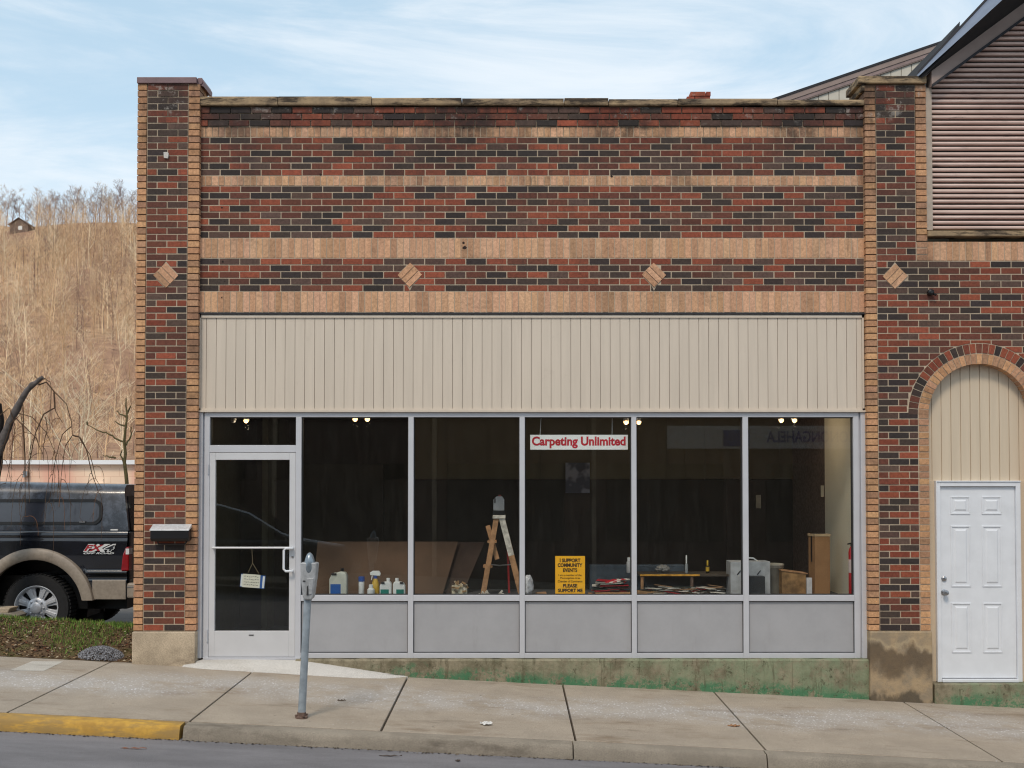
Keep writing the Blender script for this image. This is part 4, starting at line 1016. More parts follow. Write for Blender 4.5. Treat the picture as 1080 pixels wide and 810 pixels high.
on_bench(bottle, 663.5, 588, .06, 1.05, 'rounded pale grey bottle half hidden by the window mullion', plain('pale_grey_bottle', s(176, 176, 178)), WH, .8, neck=.6)
on_bench(blob, 'cloth', 699, 1.05, .16, .1, .09, plain('grey_cloth', s(128, 126, 124), .9, bump=.4), 'crumpled grey cloth lying on the bench', 'cloth', 9)
b = MB(); b.box(X(622, 1.3, 600), X(722, 1.3, 600), 1.3, 1.41, ZP, Z(595.5, 1.3)); tag(b.build('storage_tote', plain('slate_tote', s(70, 80, 90), .5, var=.2), None, bevel=.01), 'long slate-coloured tote at the back of the display platform', 'tote')
# grey case, dark box, bucket, crate, carton, tall box
t = thing('tool_case', (X(792, .75), .75, ZP), 'light grey metal tool case with a handle on its lid', 'tool case')
x0, x1 = X(770.5, .7, 605), X(812.5, .7, 605); zt = Z(592.3, .7)
b = MB(); b.box(x0, x1, .70, .95, ZP, zt); b.build('case_body', plain('grey_enamel', s(176, 178, 182), .5, dirt=.2), t, bevel=.006)
b = MB(); cx = X(794, .7, 600); b.tube([(cx - .06, .8, zt), (cx - .05, .8, zt + .035), (cx + .03, .8, zt + .03), (cx + .07, .8, zt)], .008, 8); b.build('handle', WH, t)
for xq in (X(779, .7, 600), X(800, .7, 600)): b = MB(); b.prism([(xq - .02, zt - .14), (xq - .012, zt - .145), (xq + .025, zt - .10), (xq + .018, zt - .095)], .692, .70); b.build('latch', BLK, t)
b = MB(); b.box(X(790.5, .5, 610), X(807, .5, 610), .5, .62, ZP, Z(608, .5)); o_ = b.build('box', plain('charcoal_card', s(48, 50, 54), .7), None, bevel=.003); tag(o_, 'small charcoal box in front of the grey tool case', 'box')
t = thing('paint_bucket', (X(815, .95), .95, ZP), 'dull grey bucket wedged between the tool case and the wooden crate', 'bucket')
b = MB(); cx = X(816.5, .95, 610); hb = Z(596, .95) - ZP; b.lathe([(.085, 0), (.1, hb * .9), (.105, hb * .92), (.105, hb)], origin=(cx, .95, ZP), seg=20); b.build('bucket_body', plain('dull_zinc', s(116, 114, 108), .6), t, smooth=True)
b = MB(); b.lathe([(.11, hb + .001), (.11, hb + .014), (.09, hb + .02)], origin=(cx, .95, ZP), seg=20); b.build('lid', plain('dusty_lid', s(170, 166, 156)), t, smooth=True)
t = thing('wooden_crate', (X(838, .8), .8, ZP), 'small worn wooden crate with a sloping lid', 'crate')
x0, x1 = X(824.5, .75, 610), X(850, .75, 610); za, zb_ = Z(601, .75), Z(604.5, .75)
b = MB(); b.prism([(x0, ZP), (x1, ZP), (x1, zb_ - .012), (x0, za - .012)], .75, .95); b.build('crate_body', plain('stained_wood', s(146, 112, 74), .8, var=.45, scale=11), t, bevel=.003)
b = MB(); b.prism([(x0 - .008, za - .010), (x1 + .02, zb_ - .012), (x1 + .02, zb_), (x0 - .008, za + .002)], .74, .96); b.build('lid', WOOD, t)
b = MB(); b.box(X(851, .6, 612), X(856.4, .6, 612), .6, .64, ZP, Z(609.5, .6)); tag(b.build('carton', plain('pale_carton', s(206, 204, 208), .6), None), 'tiny white carton standing between the crate and the tall cardboard box', 'box')
t = thing('cardboard_box', (X(866, .7), .7, ZP), 'tall narrow brown cardboard box standing on end', 'box')
bx0, bx1 = X(862.5, .58, 600), X(877, .58, 600); bt = Z(564, .58); zrot = R(14)
M = Matrix.Translation(((bx0 + bx1) / 2 - .02, .72, 0)) @ Matrix.Rotation(R(8), 4, 'Z')
w_ = .085
b = MB(); b.box(-w_, w_, -.09, .09, ZP + .012, bt, mat=M); b.build('box_body', CARD, t, bevel=.002)
b = MB(); b.box(-w_ - .006, w_ + .006, -.096, .096, bt - .02, bt + .006, mat=M); b.box(-w_ - .004, w_ + .004, -.094, .094, ZP, ZP + .022, mat=M); b.build('end_cap', plain('pale_cardboard', s(180, 156, 124), .85), t)
b = MB(); b.box(-w_ - .0075, -w_ - .0055, -.02, .01, bt - .3, bt - .02, mat=M); b.box(-w_ - .0, w_ - .03, -.05, .05, bt + .0065, bt + .012, mat=M); b.build('black_tape', BLK, t)
# extinguisher
Ye = .32; ex = X(898.6, Ye, 600)
t = thing('fire_extinguisher', (ex, Ye, ZP), 'red fire extinguisher standing against the cream wall', 'fire extinguisher')
RE = plain('extinguisher_red', s(188, 24, 36), .3, bump=0, coat=.5); ht = Z(576, Ye) - ZP
b = MB(); b.lathe([(.034, 0), (.036, .01), (.036, ht * .88), (.028, ht * .95), (.012, ht)], origin=(ex, Ye, ZP), seg=20); b.build('cylinder_body', RE, t, smooth=True)
b = MB(); b.box(ex - .012, ex + .012, Ye - .012, Ye + .012, ZP + ht, ZP + ht + .025); b.prism([(ex - .045, ZP + ht + .015), (ex + .02, ZP + ht + .03), (ex + .02, ZP + ht + .04), (ex - .045, ZP + ht + .03)], Ye - .01, Ye + .01); b.build('valve', BLK, t)
b = MB(); b.lathe([(.0365, ht * .5), (.0365, ht * .75)], origin=(ex, Ye, ZP), seg=20); b.build('paper_label', plain('label_white', s(214, 196, 196)), t, smooth=True)
b = MB(); b.tube([(ex + .012, Ye - .01, ZP + ht + .01), (ex + .045, Ye - .02, ZP + ht * .9), (ex + .043, Ye - .02, ZP + ht * .5)], .007, 6); b.build('hose', BLK, t)
# dim picture on the back wall (plain stand-in)
b = MB(); yb2 = 2.93; b.box(X(596.5, yb2, 500), X(622, yb2, 500), yb2, yb2 + .02, Z(520, yb2), Z(488, yb2)); 
def pic():
    t = NT('blue_grey_picture'); n = t.noise(5, 2); t.color(t.mix(t.ramp(n, .42, .56), s(70, 76, 96), s(150, 154, 172))); t.set(.6); return t.m
tag(b.build('picture', pic(), None), 'unframed blue-grey picture on the back wall of the shop', 'picture')

# ------------------------------------------------------------------ mailbox
t = thing('mailbox', (X(178.5, YP), YP, Z(573, YP)), 'black wall mailbox with a pale metal lid on the brick pilaster', 'mailbox')
Ym = YP - .11; x0, x1 = X(158.2, Ym, 565), X(198.8, Ym, 565)
b = MB(); zt = Z(559.5, Ym); zb = Z(572, Ym)
b.prism([(YP - .001, zb + .02), (Ym + .03, zb + .005), (Ym, zb + .035), (Ym, zt), (YP - .001, zt + .03)], x0, x1, axis='x'); b.build('box_body', BLK, t, bevel=.008)
b = MB(); b.prism([(YP - .003, zt + .028), (Ym - .008, zt - .004), (Ym - .008, zt + .008), (YP - .003, zt + .062)], x0 - .004, x1 + .004, axis='x'); b.build('lid', MT['lid'], t, bevel=.003)
b = MB(); b.tube([(x0 + .06, YP - .05, zb + .01), (x0 + .07, YP - .06, zb - .02), (x1 - .05, YP - .06, zb - .02), (x1 - .03, YP - .05, zb + .012)], .008, 6); b.build('paper_hook', BLK, t)

# ------------------------------------------------------------------ parking meter
g = G(318, 757.5); my = g.y
t = thing('parking_meter', tuple(g), 'grey coin parking meter on a slightly leaning pipe at the curb', 'parking meter')
top = P(324.5, 631, my); sc = (D_CAM + my) / F_PX
b = MB(); b.tube([g, g + (top - g) * .5, top], [.033, .031, .031], 16); b.build('pole', MT['galv'], t, smooth=True)
b = MB(); b.lathe([(.052, 0), (.052, .016), (.040, .022), (.037, .05), (.033, .054)], origin=tuple(g), seg=18)
for a in (0, 1.57, 3.14, 4.71): b.lathe([(.012, .02), (.012, .034)], origin=(g.x + .046 * math.cos(a + .5), g.y + .046 * math.sin(a + .5), g.z), seg=6)
b.build('base_flange', MT['rust'], t, smooth=True)
def mp(px, py): q = P(px, py, my); return (q.x, q.z)
hp = [(322.3, 632), (329.5, 632), (331.2, 629), (334.2, 608), (335.4, 594.5), (334.6, 593), (318.6, 592.8), (318.0, 594), (318.4, 609), (320.4, 628.5)]
b = MB(); b.prism([mp(*q) for q in hp], my - .06, my + .06); head = b.build('housing', MT['meter'], t, bevel=.014, seg=3)
b = MB(); c_ = mp(327, 593); cz = mp(327, 598)[1]; dr_ = (mp(327, 582.5)[1] - cz)
prof = [(.002, -.09)] + [(.047 * math.cos(a), (dr_ if a > 0 else .085) * math.sin(a)) for a in [R(-80 + 160 * i / 14) for i in range(15)]] + [(.002, dr_)]
b.lathe(prof, origin=(c_[0], my - .015, cz), seg=20, sy=1.15); b.build('coin_dome', MT['meter_dome'], t, smooth=True)
b = MB(); b.prism([mp(325, 609.5), mp(332.6, 609), mp(330.5, 626), mp(325.4, 627)], my - .066, my - .055); b.build('coin_vault', MT['meter'], t, bevel=.004)
b = MB(); b.prism([mp(325.2, 618), mp(326.6, 616), mp(327, 626.5), mp(324.8, 626.8)], my - .0685, my - .06); b.box(mp(321, 612)[0], mp(323.5, 612)[0], my - .064, my - .055, mp(321, 613)[1], mp(321, 611.6)[1]); b.build('coin_slot', MT['alu_dark'], t)
b = MB(); b.lathe([(.036, 0), (.036, .02)], origin=(top.x, my, top.z - .018), seg=16); b.build('neck_collar', MT['galv'], t)

# ------------------------------------------------------------------ ground surfaces
XS = [-40]
jl = [-4.12, -2.63, -1.07, .52, 2.07, 4.0]
left = [jl[0] - 1.52 * k for k in range(1, 24)][::-1]; rightj = [jl[-1] + 1.75 * k for k in range(1, 20)]
JX = left + jl + rightj
YC = -2.38
b = MB(); rr = random.Random(4)
for i, (a, c) in enumerate(zip(JX[:-1], JX[1:])):
    gsz = .0085; dz = rr.uniform(-.003, .003); n = 8
    x0, x1 = a + gsz, c - gsz
    q = [(x0, YC + .012, z_walk(x0, YC) + dz), (x1, YC + .012, z_walk(x1, YC) + dz), (x1, .3, z_walk(x1, .3) + dz), (x0, .3, z_walk(x0, .3) + dz)]
    b.add(q + [(p[0], p[1], p[2] - .1) for p in q], [(0, 1, 2, 3), (0, 4, 5, 1), (1, 5, 6, 2), (2, 6, 7, 3), (3, 7, 4, 0)])
o = structure(b.build('sidewalk', MT['walk'], None, bevel=.005))
def sloped(name, y0, y1, dz0, dz1, mat, x0=-60, x1=60, n=40):
    b = MB()
    b.add([(x0, y0, z_walk(x0, y0) + dz0), (x1, y0, z_walk(x1, y0) + dz0), (x1, y1, z_walk(x1, y1) + dz1), (x0, y1, z_walk(x0, y1) + dz1)], [(0, 1, 2, 3)])
    return structure(b.build(name, mat, None))
sloped('sidewalk_bed', YC - .02, .28, -.06, -.06, MT['gap'])
# curbs
def curb(name, xs, mat, y0=YC, w=.15, side=1, hh=.108):
    b = MB()
    for a, c in zip(xs[:-1], xs[1:]):
        n = max(1, int((c - a) / .12)); xx = [a + .005 + (c - a - .01) * i / n for i in range(n + 1)]
        ring_ = []
        for x in xx:
            w_ = rr.uniform(-.0025, .0025); zt = z_walk(x, y0) - .002
            ring_.append([(x, y0 - .002, zt - .2), (x, y0 - .002, zt), (x, y0 - side * (w - .03), zt - .003 + w_ * .3), (x, y0 - side * (w - .012) + w_, zt - .012), (x, y0 - side * w + w_, zt - .035), (x, y0 - side * (w + .022) + w_, zt - hh), (x, y0 - side * (w + .022), zt - hh - .1)])
        vs = [p for r_ in ring_ for p in r_]; m = 7
        fs = [(i * m + j, i * m + j + 1, (i + 1) * m + j + 1, (i + 1) * m + j) for i in range(n) for j in range(m - 1)] + [tuple(range(m)), tuple(n * m + j for j in range(m))]
        b.add(vs, fs)
    return structure(b.build(name, mat, None, smooth=True))
cx_ = [-2.64, -1.05, .49, 2.045, 3.9, 6.4, 9, 12, 16, 20, 25, 30, 36]
cx_ = [-2.64, .49, 2.045, 5.2, 8.3, 12, 16, 20, 25, 30, 36]
curb('curb', cx_, MT['curb']); curb('yellow_curb', [-36, -30, -24, -18, -12, -6.2, -2.66], MT['yellow'])
road_y0, road_y1 = YC - .15, -10.6
sloped('road', road_y1 - .1, YC - .1, -.108 , -.110, MT['road'])
cb = MB()
curb('far_curb', [-36, -24, -12, 0, 12, 24, 36], MT['curb'], y0=-10.9, side=-1)
sloped('far_sidewalk', -14.2, -10.9, 0, 0, MT['curb'])
# gutter dirt line along the curb foot
b = MB(); rr = random.Random(6); yg = YC - .175
for i in range(900):
    x = rr.uniform(-6, 6); y = yg - abs(rr.gauss(0, .018)); r_ = rr.uniform(.004, .012); z_ = z_walk(x, y) - .108
    b.add([(x - r_, y - r_ * .5, z_), (x + r_, y - r_ * .6, z_), (x + r_ * .7, y + r_ * .7, z_), (x, y, z_ + r_ * .7)], [(0, 1, 3), (1, 2, 3), (2, 0, 3)], rr.choice([s(50, 44, 40), s(84, 74, 62), s(40, 36, 34), s(120, 108, 94)]))
o = b.build('gutter_grit', attr_mat('grit'), None); o['kind'] = 'stuff'
# litter
def curl(name, px, py, L, W, col, label, cat, sd, lift=.012):
    g_ = G(px, py) if py < 775 else None
    if g_ is None:
        d_ = ray(px, py); a_ = d_.z - SLX * d_.x - SLY * d_.y; g_ = CAM + d_ * ((z_walk(CAM.x, CAM.y) - .108 - CAM.z) / a_)
    rr_ = random.Random(sd); b = MB(); n = 6
    top_ = [(g_.x + L * (i / n - .5), g_.y + W * (.5 * math.sin(i / n * math.pi)) , g_.z + .004 + lift * abs(math.sin(i * 1.7 + sd)) * .9) for i in range(n + 1)]
    bot_ = [(g_.x + L * (i / n - .5), g_.y - W * (.5 * math.sin(i / n * math.pi)) - .001, g_.z + .003 + lift * abs(math.cos(i * 1.3 + sd)) * .5) for i in range(n + 1)]
    b.add(top_ + bot_, [(i, i + 1, n + 2 + i, n + 1 + i) for i in range(n)])
    o_ = b.build(name, plain(name + '_' + str(sd), col, .8, var=.25, scale=60), None); so_ = o_.modifiers.new('t', 'SOLIDIFY'); so_.thickness = .0015; return tag(o_, label, cat)
curl('fallen_leaf', 774, 766, .11, .06, s(148, 106, 72), 'curled orange-brown leaf on the sidewalk near the right-hand joint', 'leaf', 1)
curl('paper_scrap', 513, 764.5, .11, .07, s(214, 212, 208), 'crumpled pale scrap of paper on the sidewalk near the curb', 'paper', 2, .03)
curl('fallen_twig', 141, 790, .2, .012, s(126, 84, 62), 'thin reddish twig lying on the road by the yellow curb', 'twig', 3)
curl('fallen_twig', 412, 798, .18, .012, s(70, 58, 50), 'dark thin twig lying on the road right of the parking meter', 'twig', 4)
curl('fallen_leaf', 483, 803, .04, .03, s(64, 50, 42), 'small dark leaf on the road below the paper scrap', 'leaf', 5)
curl('fallen_leaf', 360, 739.5, .08, .03, s(84, 70, 56), 'dark curled leaf on the sidewalk just right of the parking meter', 'leaf', 6)
# pale new concrete ramp at the door
b = MB(); tp = [(196, 694.5), (212, 694), (250, 694), (318, 694.4), (345, 696.5), (375, 700.5), (405, 705.5), (428, 710.5)]
bt_ = [(192, 703.5), (215, 706), (255, 708.3), (300, 711), (345, 713.8), (378, 715.6), (408, 716), (436, 713.6)]
T_ = []; B_ = []
for k_, (q, w_) in enumerate(zip(tp, bt_)):
    g_ = G(*w_); g_.z += .005; B_.append(g_)
    hgt = [.03, .064, .087, .112, .092, .06, .03, .008][k_]
    d_ = P(q[0], q[1], -.06); x = d_.x; T_.append(Vector((x, -.045, z_walk(x, -.045) + hgt)))
n = len(T_); vs = T_ + [a.lerp(c, .5) + Vector((0, 0, .012)) for a, c in zip(T_, B_)] + B_ + [p + Vector((0, 0, -.05)) for p in B_] + [p + Vector((0, .1, 0)) for p in T_]
fs = []
for r0, r1 in ((0, 1), (1, 2), (2, 3), (4, 0)):
    for i in range(n - 1): fs.append((r0 * n + i, r0 * n + i + 1, r1 * n + i + 1, r1 * n + i))
b.add(vs, fs); structure(b.build('entrance_apron', MT['ramp'], None, smooth=True))
# small pale patch in the sidewalk
b = MB(); q = [G(10, 707.5), G(46, 708), G(67, 698), G(34, 697.6)]
b.add([Vector(p) + Vector((0, 0, .0035)) for p in q], [(0, 1, 2, 3)]); structure(b.build('sidewalk_patch', concrete('patch_concrete', s(186, 180, 170), var=.08, speck=.3), None))

# ground sheet
def ground_h(x, y):
    return 0
b = MB(); xs = [-600, -60, -20, -8, -4.2, 4.3, 9, 20, 60, 600]; ys = [-600, -60, -14.2, -10.8, -2.4, .29, 1.2, 8, 60, 160]
def gz(x, y):
    xc = max(-60, min(60, x))
    if y <= .3: return z_walk(xc, max(y, -14.2)) - .22 - (.0 if y > -14.3 else 0.0)
    if x < -4: return .17
    return min(.17, z_walk(xc, 0) - .22)
vs = [(x, y, gz(x, y)) for y in ys for x in xs]; m = len(xs)
b.add(vs, [(j * m + i, j * m + i + 1, (j + 1) * m + i + 1, (j + 1) * m + i) for j in range(len(ys) - 1) for i in range(m - 1)])
structure(b.build('ground', MT['lot'], None))

# verge
from mathutils import noise
VX0, VX1 = -9.5, xs0 + .0
def verge_z(x, y):
    u = (y + .02) / 1.15
    hump = .30 * math.sin(min(1, max(0, u) * 1.55) * math.pi / 2) if u < .65 else .30 * max(0, 1 - ((u - .65) / .5) ** 2)
    fall = min(1, max(.35, (xs0 + 2.9 - x) / 2.0 * .0 + 1))
    bump = .035 * noise.noise(Vector((x * 2.2, y * 2.2, 3))) + .015 * noise.noise(Vector((x * 8, y * 8, 1)))
    return z_walk(x, 0) + .005 + hump * (.9 + .12 * noise.noise(Vector((x * .9, 0, 5)))) + bump * min(1, u * 5)
b = MB(); nx, ny = 150, 34
vs = [(VX0 + (VX1 - VX0) * i / nx, -.03 + 1.35 * j / ny, 0) for j in range(ny + 1) for i in range(nx + 1)]
vs = [(x, y, verge_z(x, y) if y < 1.2 else .1) for x, y, _ in vs]
b.add(vs, [(j * (nx + 1) + i, j * (nx + 1) + i + 1, (j + 1) * (nx + 1) + i + 1, (j + 1) * (nx + 1) + i) for j in range(ny) for i in range(nx)])
def soil():
    t = NT('leafy_soil'); c = t.mix(t.ramp(t.noise(14, 8, .8), .35, .65), s(74, 58, 46), s(122, 100, 76))
    c = t.mix(t.ramp(t.noise(4, 5, .7), .5, .62, 0, .5), c, s(92, 100, 56)); t.color(c); t.set(.95, 0, .1); t.bump(t.noise(40, 8, .8), .9, .03); return t.m
structure(b.build('verge', soil(), None, smooth=True))
def greenness(x, y): 
    return max(0, min(1, -.02 + (y - .35) * 1.9 + (x + 5.3) * .18 + 1.0 * noise.noise(Vector((x * 1.4, y * 2.2, 9)))))
b = MB(); rr = random.Random(9)
for i in range(17000):
    x = rr.uniform(-6.6, VX1 - .02); y = rr.uniform(0, 1.15)
    if rr.random() > greenness(x, y): continue
    z_ = verge_z(x, y); hh_ = rr.uniform(.018, .06); a = rr.uniform(0, 6.28); w_ = rr.uniform(.002, .0045); lx, ly = rr.uniform(-.03, .03), rr.uniform(-.03, .03)
    c0 = rr.choice([s(92, 130, 48), s(108, 146, 58), s(74, 108, 42), s(134, 156, 76), s(98, 120, 54), s(144, 136, 84)])
    ca, sa = math.cos(a) * w_, math.sin(a) * w_
    b.add([(x - ca, y - sa, z_ - .004), (x + ca, y + sa, z_ - .004), (x + lx * .5 + ca * .6, y + ly * .5 + sa * .6, z_ + hh_ * .6), (x + lx * .5 - ca * .6, y + ly * .5 - sa * .6, z_ + hh_ * .6), (x + lx, y + ly, z_ + hh_)], [(0, 1, 2, 3), (3, 2, 4)], c0)
o = b.build('grass', attr_mat('grass_blade', .6, .2, 20, 0), None); o['kind'] = 'stuff'
b = MB()
for i in range(7000):
    x = rr.uniform(-6.6, VX1 - .02); y = rr.uniform(-.02, 1.1)
    if rr.random() < greenness(x, y) * .75: continue
    z_ = verge_z(x, max(0, y)) + .004; r_ = rr.uniform(.006, .022)
    c0 = rr.choice([s(96, 74, 54), s(122, 92, 64), s(70, 54, 42), s(150, 124, 92), s(60, 48, 40), s(110, 66, 46), s(176, 160, 134)])
    M = Matrix.Translation((x, y, z_)) @ Matrix.Rotation(rr.uniform(0, 6.3), 4, 'Z') @ Matrix.Rotation(rr.uniform(-.7, .7), 4, 'X') @ Matrix.Rotation(rr.uniform(-.5, .5), 4, 'Y')
    b.add([M @ Vector(p) for p in ((-r_, 0, 0), (0, -r_ * .5, r_ * .15), (r_, 0, 0), (0, r_ * .5, r_ * .15))], [(0, 1, 2), (0, 2, 3)], c0)
o = b.build('dead_leaves', attr_mat('leaf_litter', .8, .2, 20, 0), None); o['kind'] = 'stuff'
# gravel heap
b = MB(); gc = G(104, 693.5)
for i in range(2300):
    a = rr.uniform(0, 6.28); q = math.sqrt(rr.random()); x = X(104, 0, 690) + .24 * q * math.cos(a); y = .06 + .10 * q * math.sin(a)
    z_ = verge_z(x, max(0, y)) + .085 * (1 - q * q) - .005; r_ = rr.uniform(.004, .009)
    c0 = rr.choice([s(130, 130, 134), s(104, 104, 108), s(156, 156, 160), s(84, 82, 84)])
    M = Matrix.Translation((x, y, z_)) @ Matrix.Rotation(rr.uniform(0, 6.3), 4, (rr.random(), rr.random(), rr.random() + .1))
    b.add([M @ Vector(p) for p in ((-r_, 0, 0), (0, -r_, 0), (r_, 0, 0), (0, r_, 0), (0, 0, r_), (0, 0, -r_))], [(0, 1, 4), (1, 2, 4), (2, 3, 4), (3, 0, 4), (1, 0, 5), (2, 1, 5), (3, 2, 5), (0, 3, 5)], c0)
tag(b.build('gravel_heap', attr_mat('gravel', .85, .1, 20, 0), None), 'low heap of grey gravel spilled at the edge of the sidewalk', 'gravel')
# concrete blocks
def cblock(poly, Y, th, label, m):
    b = MB(); b.prism([(P(a, c, Y).x, P(a, c, Y).z) for a, c in poly], Y, Y + th); tag(b.build('concrete_block', m, None, bevel=.01), label, 'concrete block')
cblock([(-40, 660), (12, 659.5), (16.5, 650), (11, 646.8), (-40, 644)], .95, .3, 'larger chipped concrete block on the grass in front of the pickup wheel', MT['curb'])
cblock([(-34, 646.6), (8, 646.6), (11, 641.2), (-34, 641.2)], .98, .22, 'flat concrete slab lying on top of the chipped block', MT['stone'])

# ------------------------------------------------------------------ pickup truck
YT = 1.53; S = (D_CAM + YT) / F_PX
def tz(py): return P(40, py, YT).z
def txp(px): return P(px, 600, YT).x
tk = thing('pickup_truck', (-7.6, YT + 1, .18), 'black pickup truck with tan fender trim and a black cap over its bed', 'truck')
def paint():
    t = NT('black_paint'); c = t.mix(t.ramp(t.noise(5, 5), .4, .7), s(16, 18, 24), s(24, 27, 36)); t.color(c); t.set(.22, .0, .5, .9)
    t.b.inputs['Coat Roughness'].default_value = .06; t.bump(t.noise(2.2, 2), .06, .02); return t.m
BP = paint()
TANP = plain('tan_cladding', s(156, 144, 130), .45, var=.1, scale=30, dirt=.35); CHR = plain('chrome', s(196, 198, 202), .14, 1.0, var=.02, bump=0); RUB = plain('tyre_rubber', s(34, 34, 35), .85, var=.15, scale=30, bump=.3)
wx, wz, WR = txp(37.3), tz(641.5), .392
fwx = wx - 3.95
xr = txp(135.5); xf = xr - 6.25
arc_o, arc_i = .70, .565
z_top, z_sill = tz(565), tz(632)
def zlow(x, r):
    z_ = z_sill
    for c in (wx, fwx):
        d_ = abs(x - c)
        if d_ < r: z_ = max(z_, wz + math.sqrt(r * r - d_ * d_))
    return z_
def yside(z):       # bulge of the flank (positive = inward)
    prof = [(.60, .03), (.68, .012), (.90, .004), (.93, .012), (.95, .012), (.975, .0), (1.0, -.012), (1.03, .006), (1.2, .0), (1.31, .004), (1.37, .006), (1.40, .016), (1.415, .017), (1.43, .012), (1.47, .02), (1.50, .05)]
    if z <= prof[0][0]: return prof[0][1]
    for (a, p), (c, q) in zip(prof[:-1], prof[1:]):
        if a <= z <= c: return p + (q - p) * (z - a) / (c - a)
    return prof[-1][1]
TW = 1.98
def flank(x0, x1, r, zt, name, mat, parent, zb=None, off=0, z_hi=None):
    n = max(2, int(abs(x1 - x0) / .025)); m = 60
    for sd in (0, 1):
        vs = []; b = MB()
        for i in range(n + 1):
            x = x0 + (x1 - x0) * i / n
            lo = max(zlow(x, r), zb or -9)
            for j in range(m + 1):
                z_ = lo + (max(zt, lo + .001) - lo) * j / m
                y = yside(z_) - off
                vs.append((x, YT + y if not sd else YT + TW - y, z_))
        b.add(vs, [(i * (m + 1) + j, (i + 1) * (m + 1) + j, (i + 1) * (m + 1) + j + 1, i * (m + 1) + j + 1) for i in range(n) for j in range(m)])
        o_ = b.build(name, mat, parent, smooth=True)
    return o_
xc0 = xr - 2.45     # front of bed
xcb = xc0 - .03
bed = flank(xc0, xr - .02, arc_i + .03, 1.485, 'bed_side', BP, tk, zb=None)
flank(xf + .35, xcb, arc_i + .03, 1.485, 'cab_lower_body', BP, tk)
# shell closing pieces
b = MB(); b.box(xr - .03, xr, YT + .05, YT + TW - .05, tz(620), 1.47); b.build('tailgate', BP, tk, bevel=.012)
b = MB(); b.box(xf + .5, xr - .1, YT + .25, YT + TW - .25, .55, .95); b.box(xf + .4, xr - .05, YT + .06, YT + TW - .06, wz + arc_o + .05, 1.40); b.build('underbody', BLK, tk)
# wheel-well liners
for c in (wx, fwx):
    b = MB(); pts = [(c + (arc_i + .04) * math.cos(R(a)), wz + (arc_i + .04) * math.sin(R(a))) for a in range(-10, 191, 8)]
    for (xa, za), (xb_, zb_) in zip(pts[:-1], pts[1:]): b.add([(xa, YT + .03, za), (xb_, YT + .03, zb_), (xb_, YT + .6, zb_), (xa, YT + .6, za)], [(0, 1, 2, 3)])
    b.add([(c - .62, YT + .5, .3), (c + .62, YT + .5, .3), (c + .62, YT + .5, 1.3), (c - .62, YT + .5, 1.3)], [(0, 1, 2, 3)]); b.build('wheel_well', BLK, tk)
# tan flares + rocker strip
def flare(c):
    n = 48; A = [R(-10 + 200 * i / n) for i in range(n + 1)]
    for sd in (0, 1):
        vs = []; b = MB()
        for a in A:
            for r_, y in ((arc_i, .03), (arc_i, -.035), (arc_i + .02, -.05), (arc_o - .045, -.052), (arc_o - .012, -.036), (arc_o, .0), (arc_o, .03)):
                z_ = wz + r_ * math.sin(a); x = c + r_ * math.cos(a); yy = y
                vs.append((x, YT + yy if not sd else YT + TW - yy, max(z_, z_sill - .01)))
        m = 7; b.add(vs, [(i * m + j, i * m + j + 1, (i + 1) * m + j + 1, (i + 1) * m + j) for i in range(n) for j in range(m - 1)])
        b.build('fender_flare', TANP, tk, smooth=True)
flare(wx); flare(fwx)
flank(wx + arc_o - .03, xr - .03, .1, tz(611.5), 'lower_cladding', TANP, tk, off=.012); flank(xf + .6, fwx - arc_o + .03, .1, tz(611.5), 'lower_cladding', TANP, tk, off=.012); flank(fwx + arc_o - .03, wx - arc_o + .03, .1, tz(611.5), 'lower_cladding', TANP, tk, off=.012)
# rear bumper
b = MB(); b.box(xr - .02, xr + .17, YT - .0, YT + TW, tz(631), tz(615)); b.build('rear_bumper', TANP, tk, bevel=.02); b = MB(); b.box(xr - .015, xr + .172, YT - .004, YT + TW + .004, tz(619.5), tz(618.6)); b.build('bumper_strip', CHR, tk)
# tail lights
for sd in (0, 1):
    q = [(xr - .085, tz(602)), (xr + .008, tz(602)), (xr + .008, tz(576.5)), (xr - .03, tz(577)), (xr - .065, tz(585))]
    y0, y1 = (YT - .015, YT + .1) if not sd else (YT + TW - .1, YT + TW + .015)
    b = MB(); b.prism(q, y0, y1); tl = b.build('tail_light', plain('red_lens', s(150, 14, 26), .12, bump=0, coat=1), tk, bevel=.012)
    b = MB(); b.box(xr - .028, xr + .011, y0 - .003, y1 + .003, tz(584.5), tz(578.5)); b.build('reverse_lens', WH, tl)
# bed cap (topper)
tT0, tT1 = tz(511), tz(517)
b = MB(); z0c = 1.488
sec = [(.05, z0c), (.055, z0c + .04), (.10, tz(522)), (.14, tz(516) + .012), (.22, tz(514) + .03)]
m = len(sec) * 2; vs = []; n = 30
for i in range(n + 1):
    u = i / n; x = xc0 + .02 + (xr - .02 - xc0 - .02) * u
    for sd in (0, 1):
        ss = sec if not sd else sec[::-1]
        for (yy, z_) in ss:
            xx2 = x - (z_ - z0c) * .16 * u
            z2 = z_ + (1 - u) * .05 * (z_ - z0c) / .55
            vs.append((xx2, YT + yy if not sd else YT + TW - yy, z2))
b.add(vs, [(i * m + j, i * m + j + 1, (i + 1) * m + j + 1, (i + 1) * m + j) for i in range(n) for j in range(m - 1)] + [tuple(range(m))[::-1]])
b.add([vs[n * m + j] for j in range(m)], [tuple(range(m))])
def cappaint():
    t = NT('dull_black_cap'); c = t.mix(t.ramp(t.noise(9, 7, .75), .42, .66), s(26, 30, 40), s(74, 80, 92)); t.color(c); t.set(.32, 0, .5, .6); return t.m
cap = b.build('bed_cap', cappaint(), tk, smooth=True)
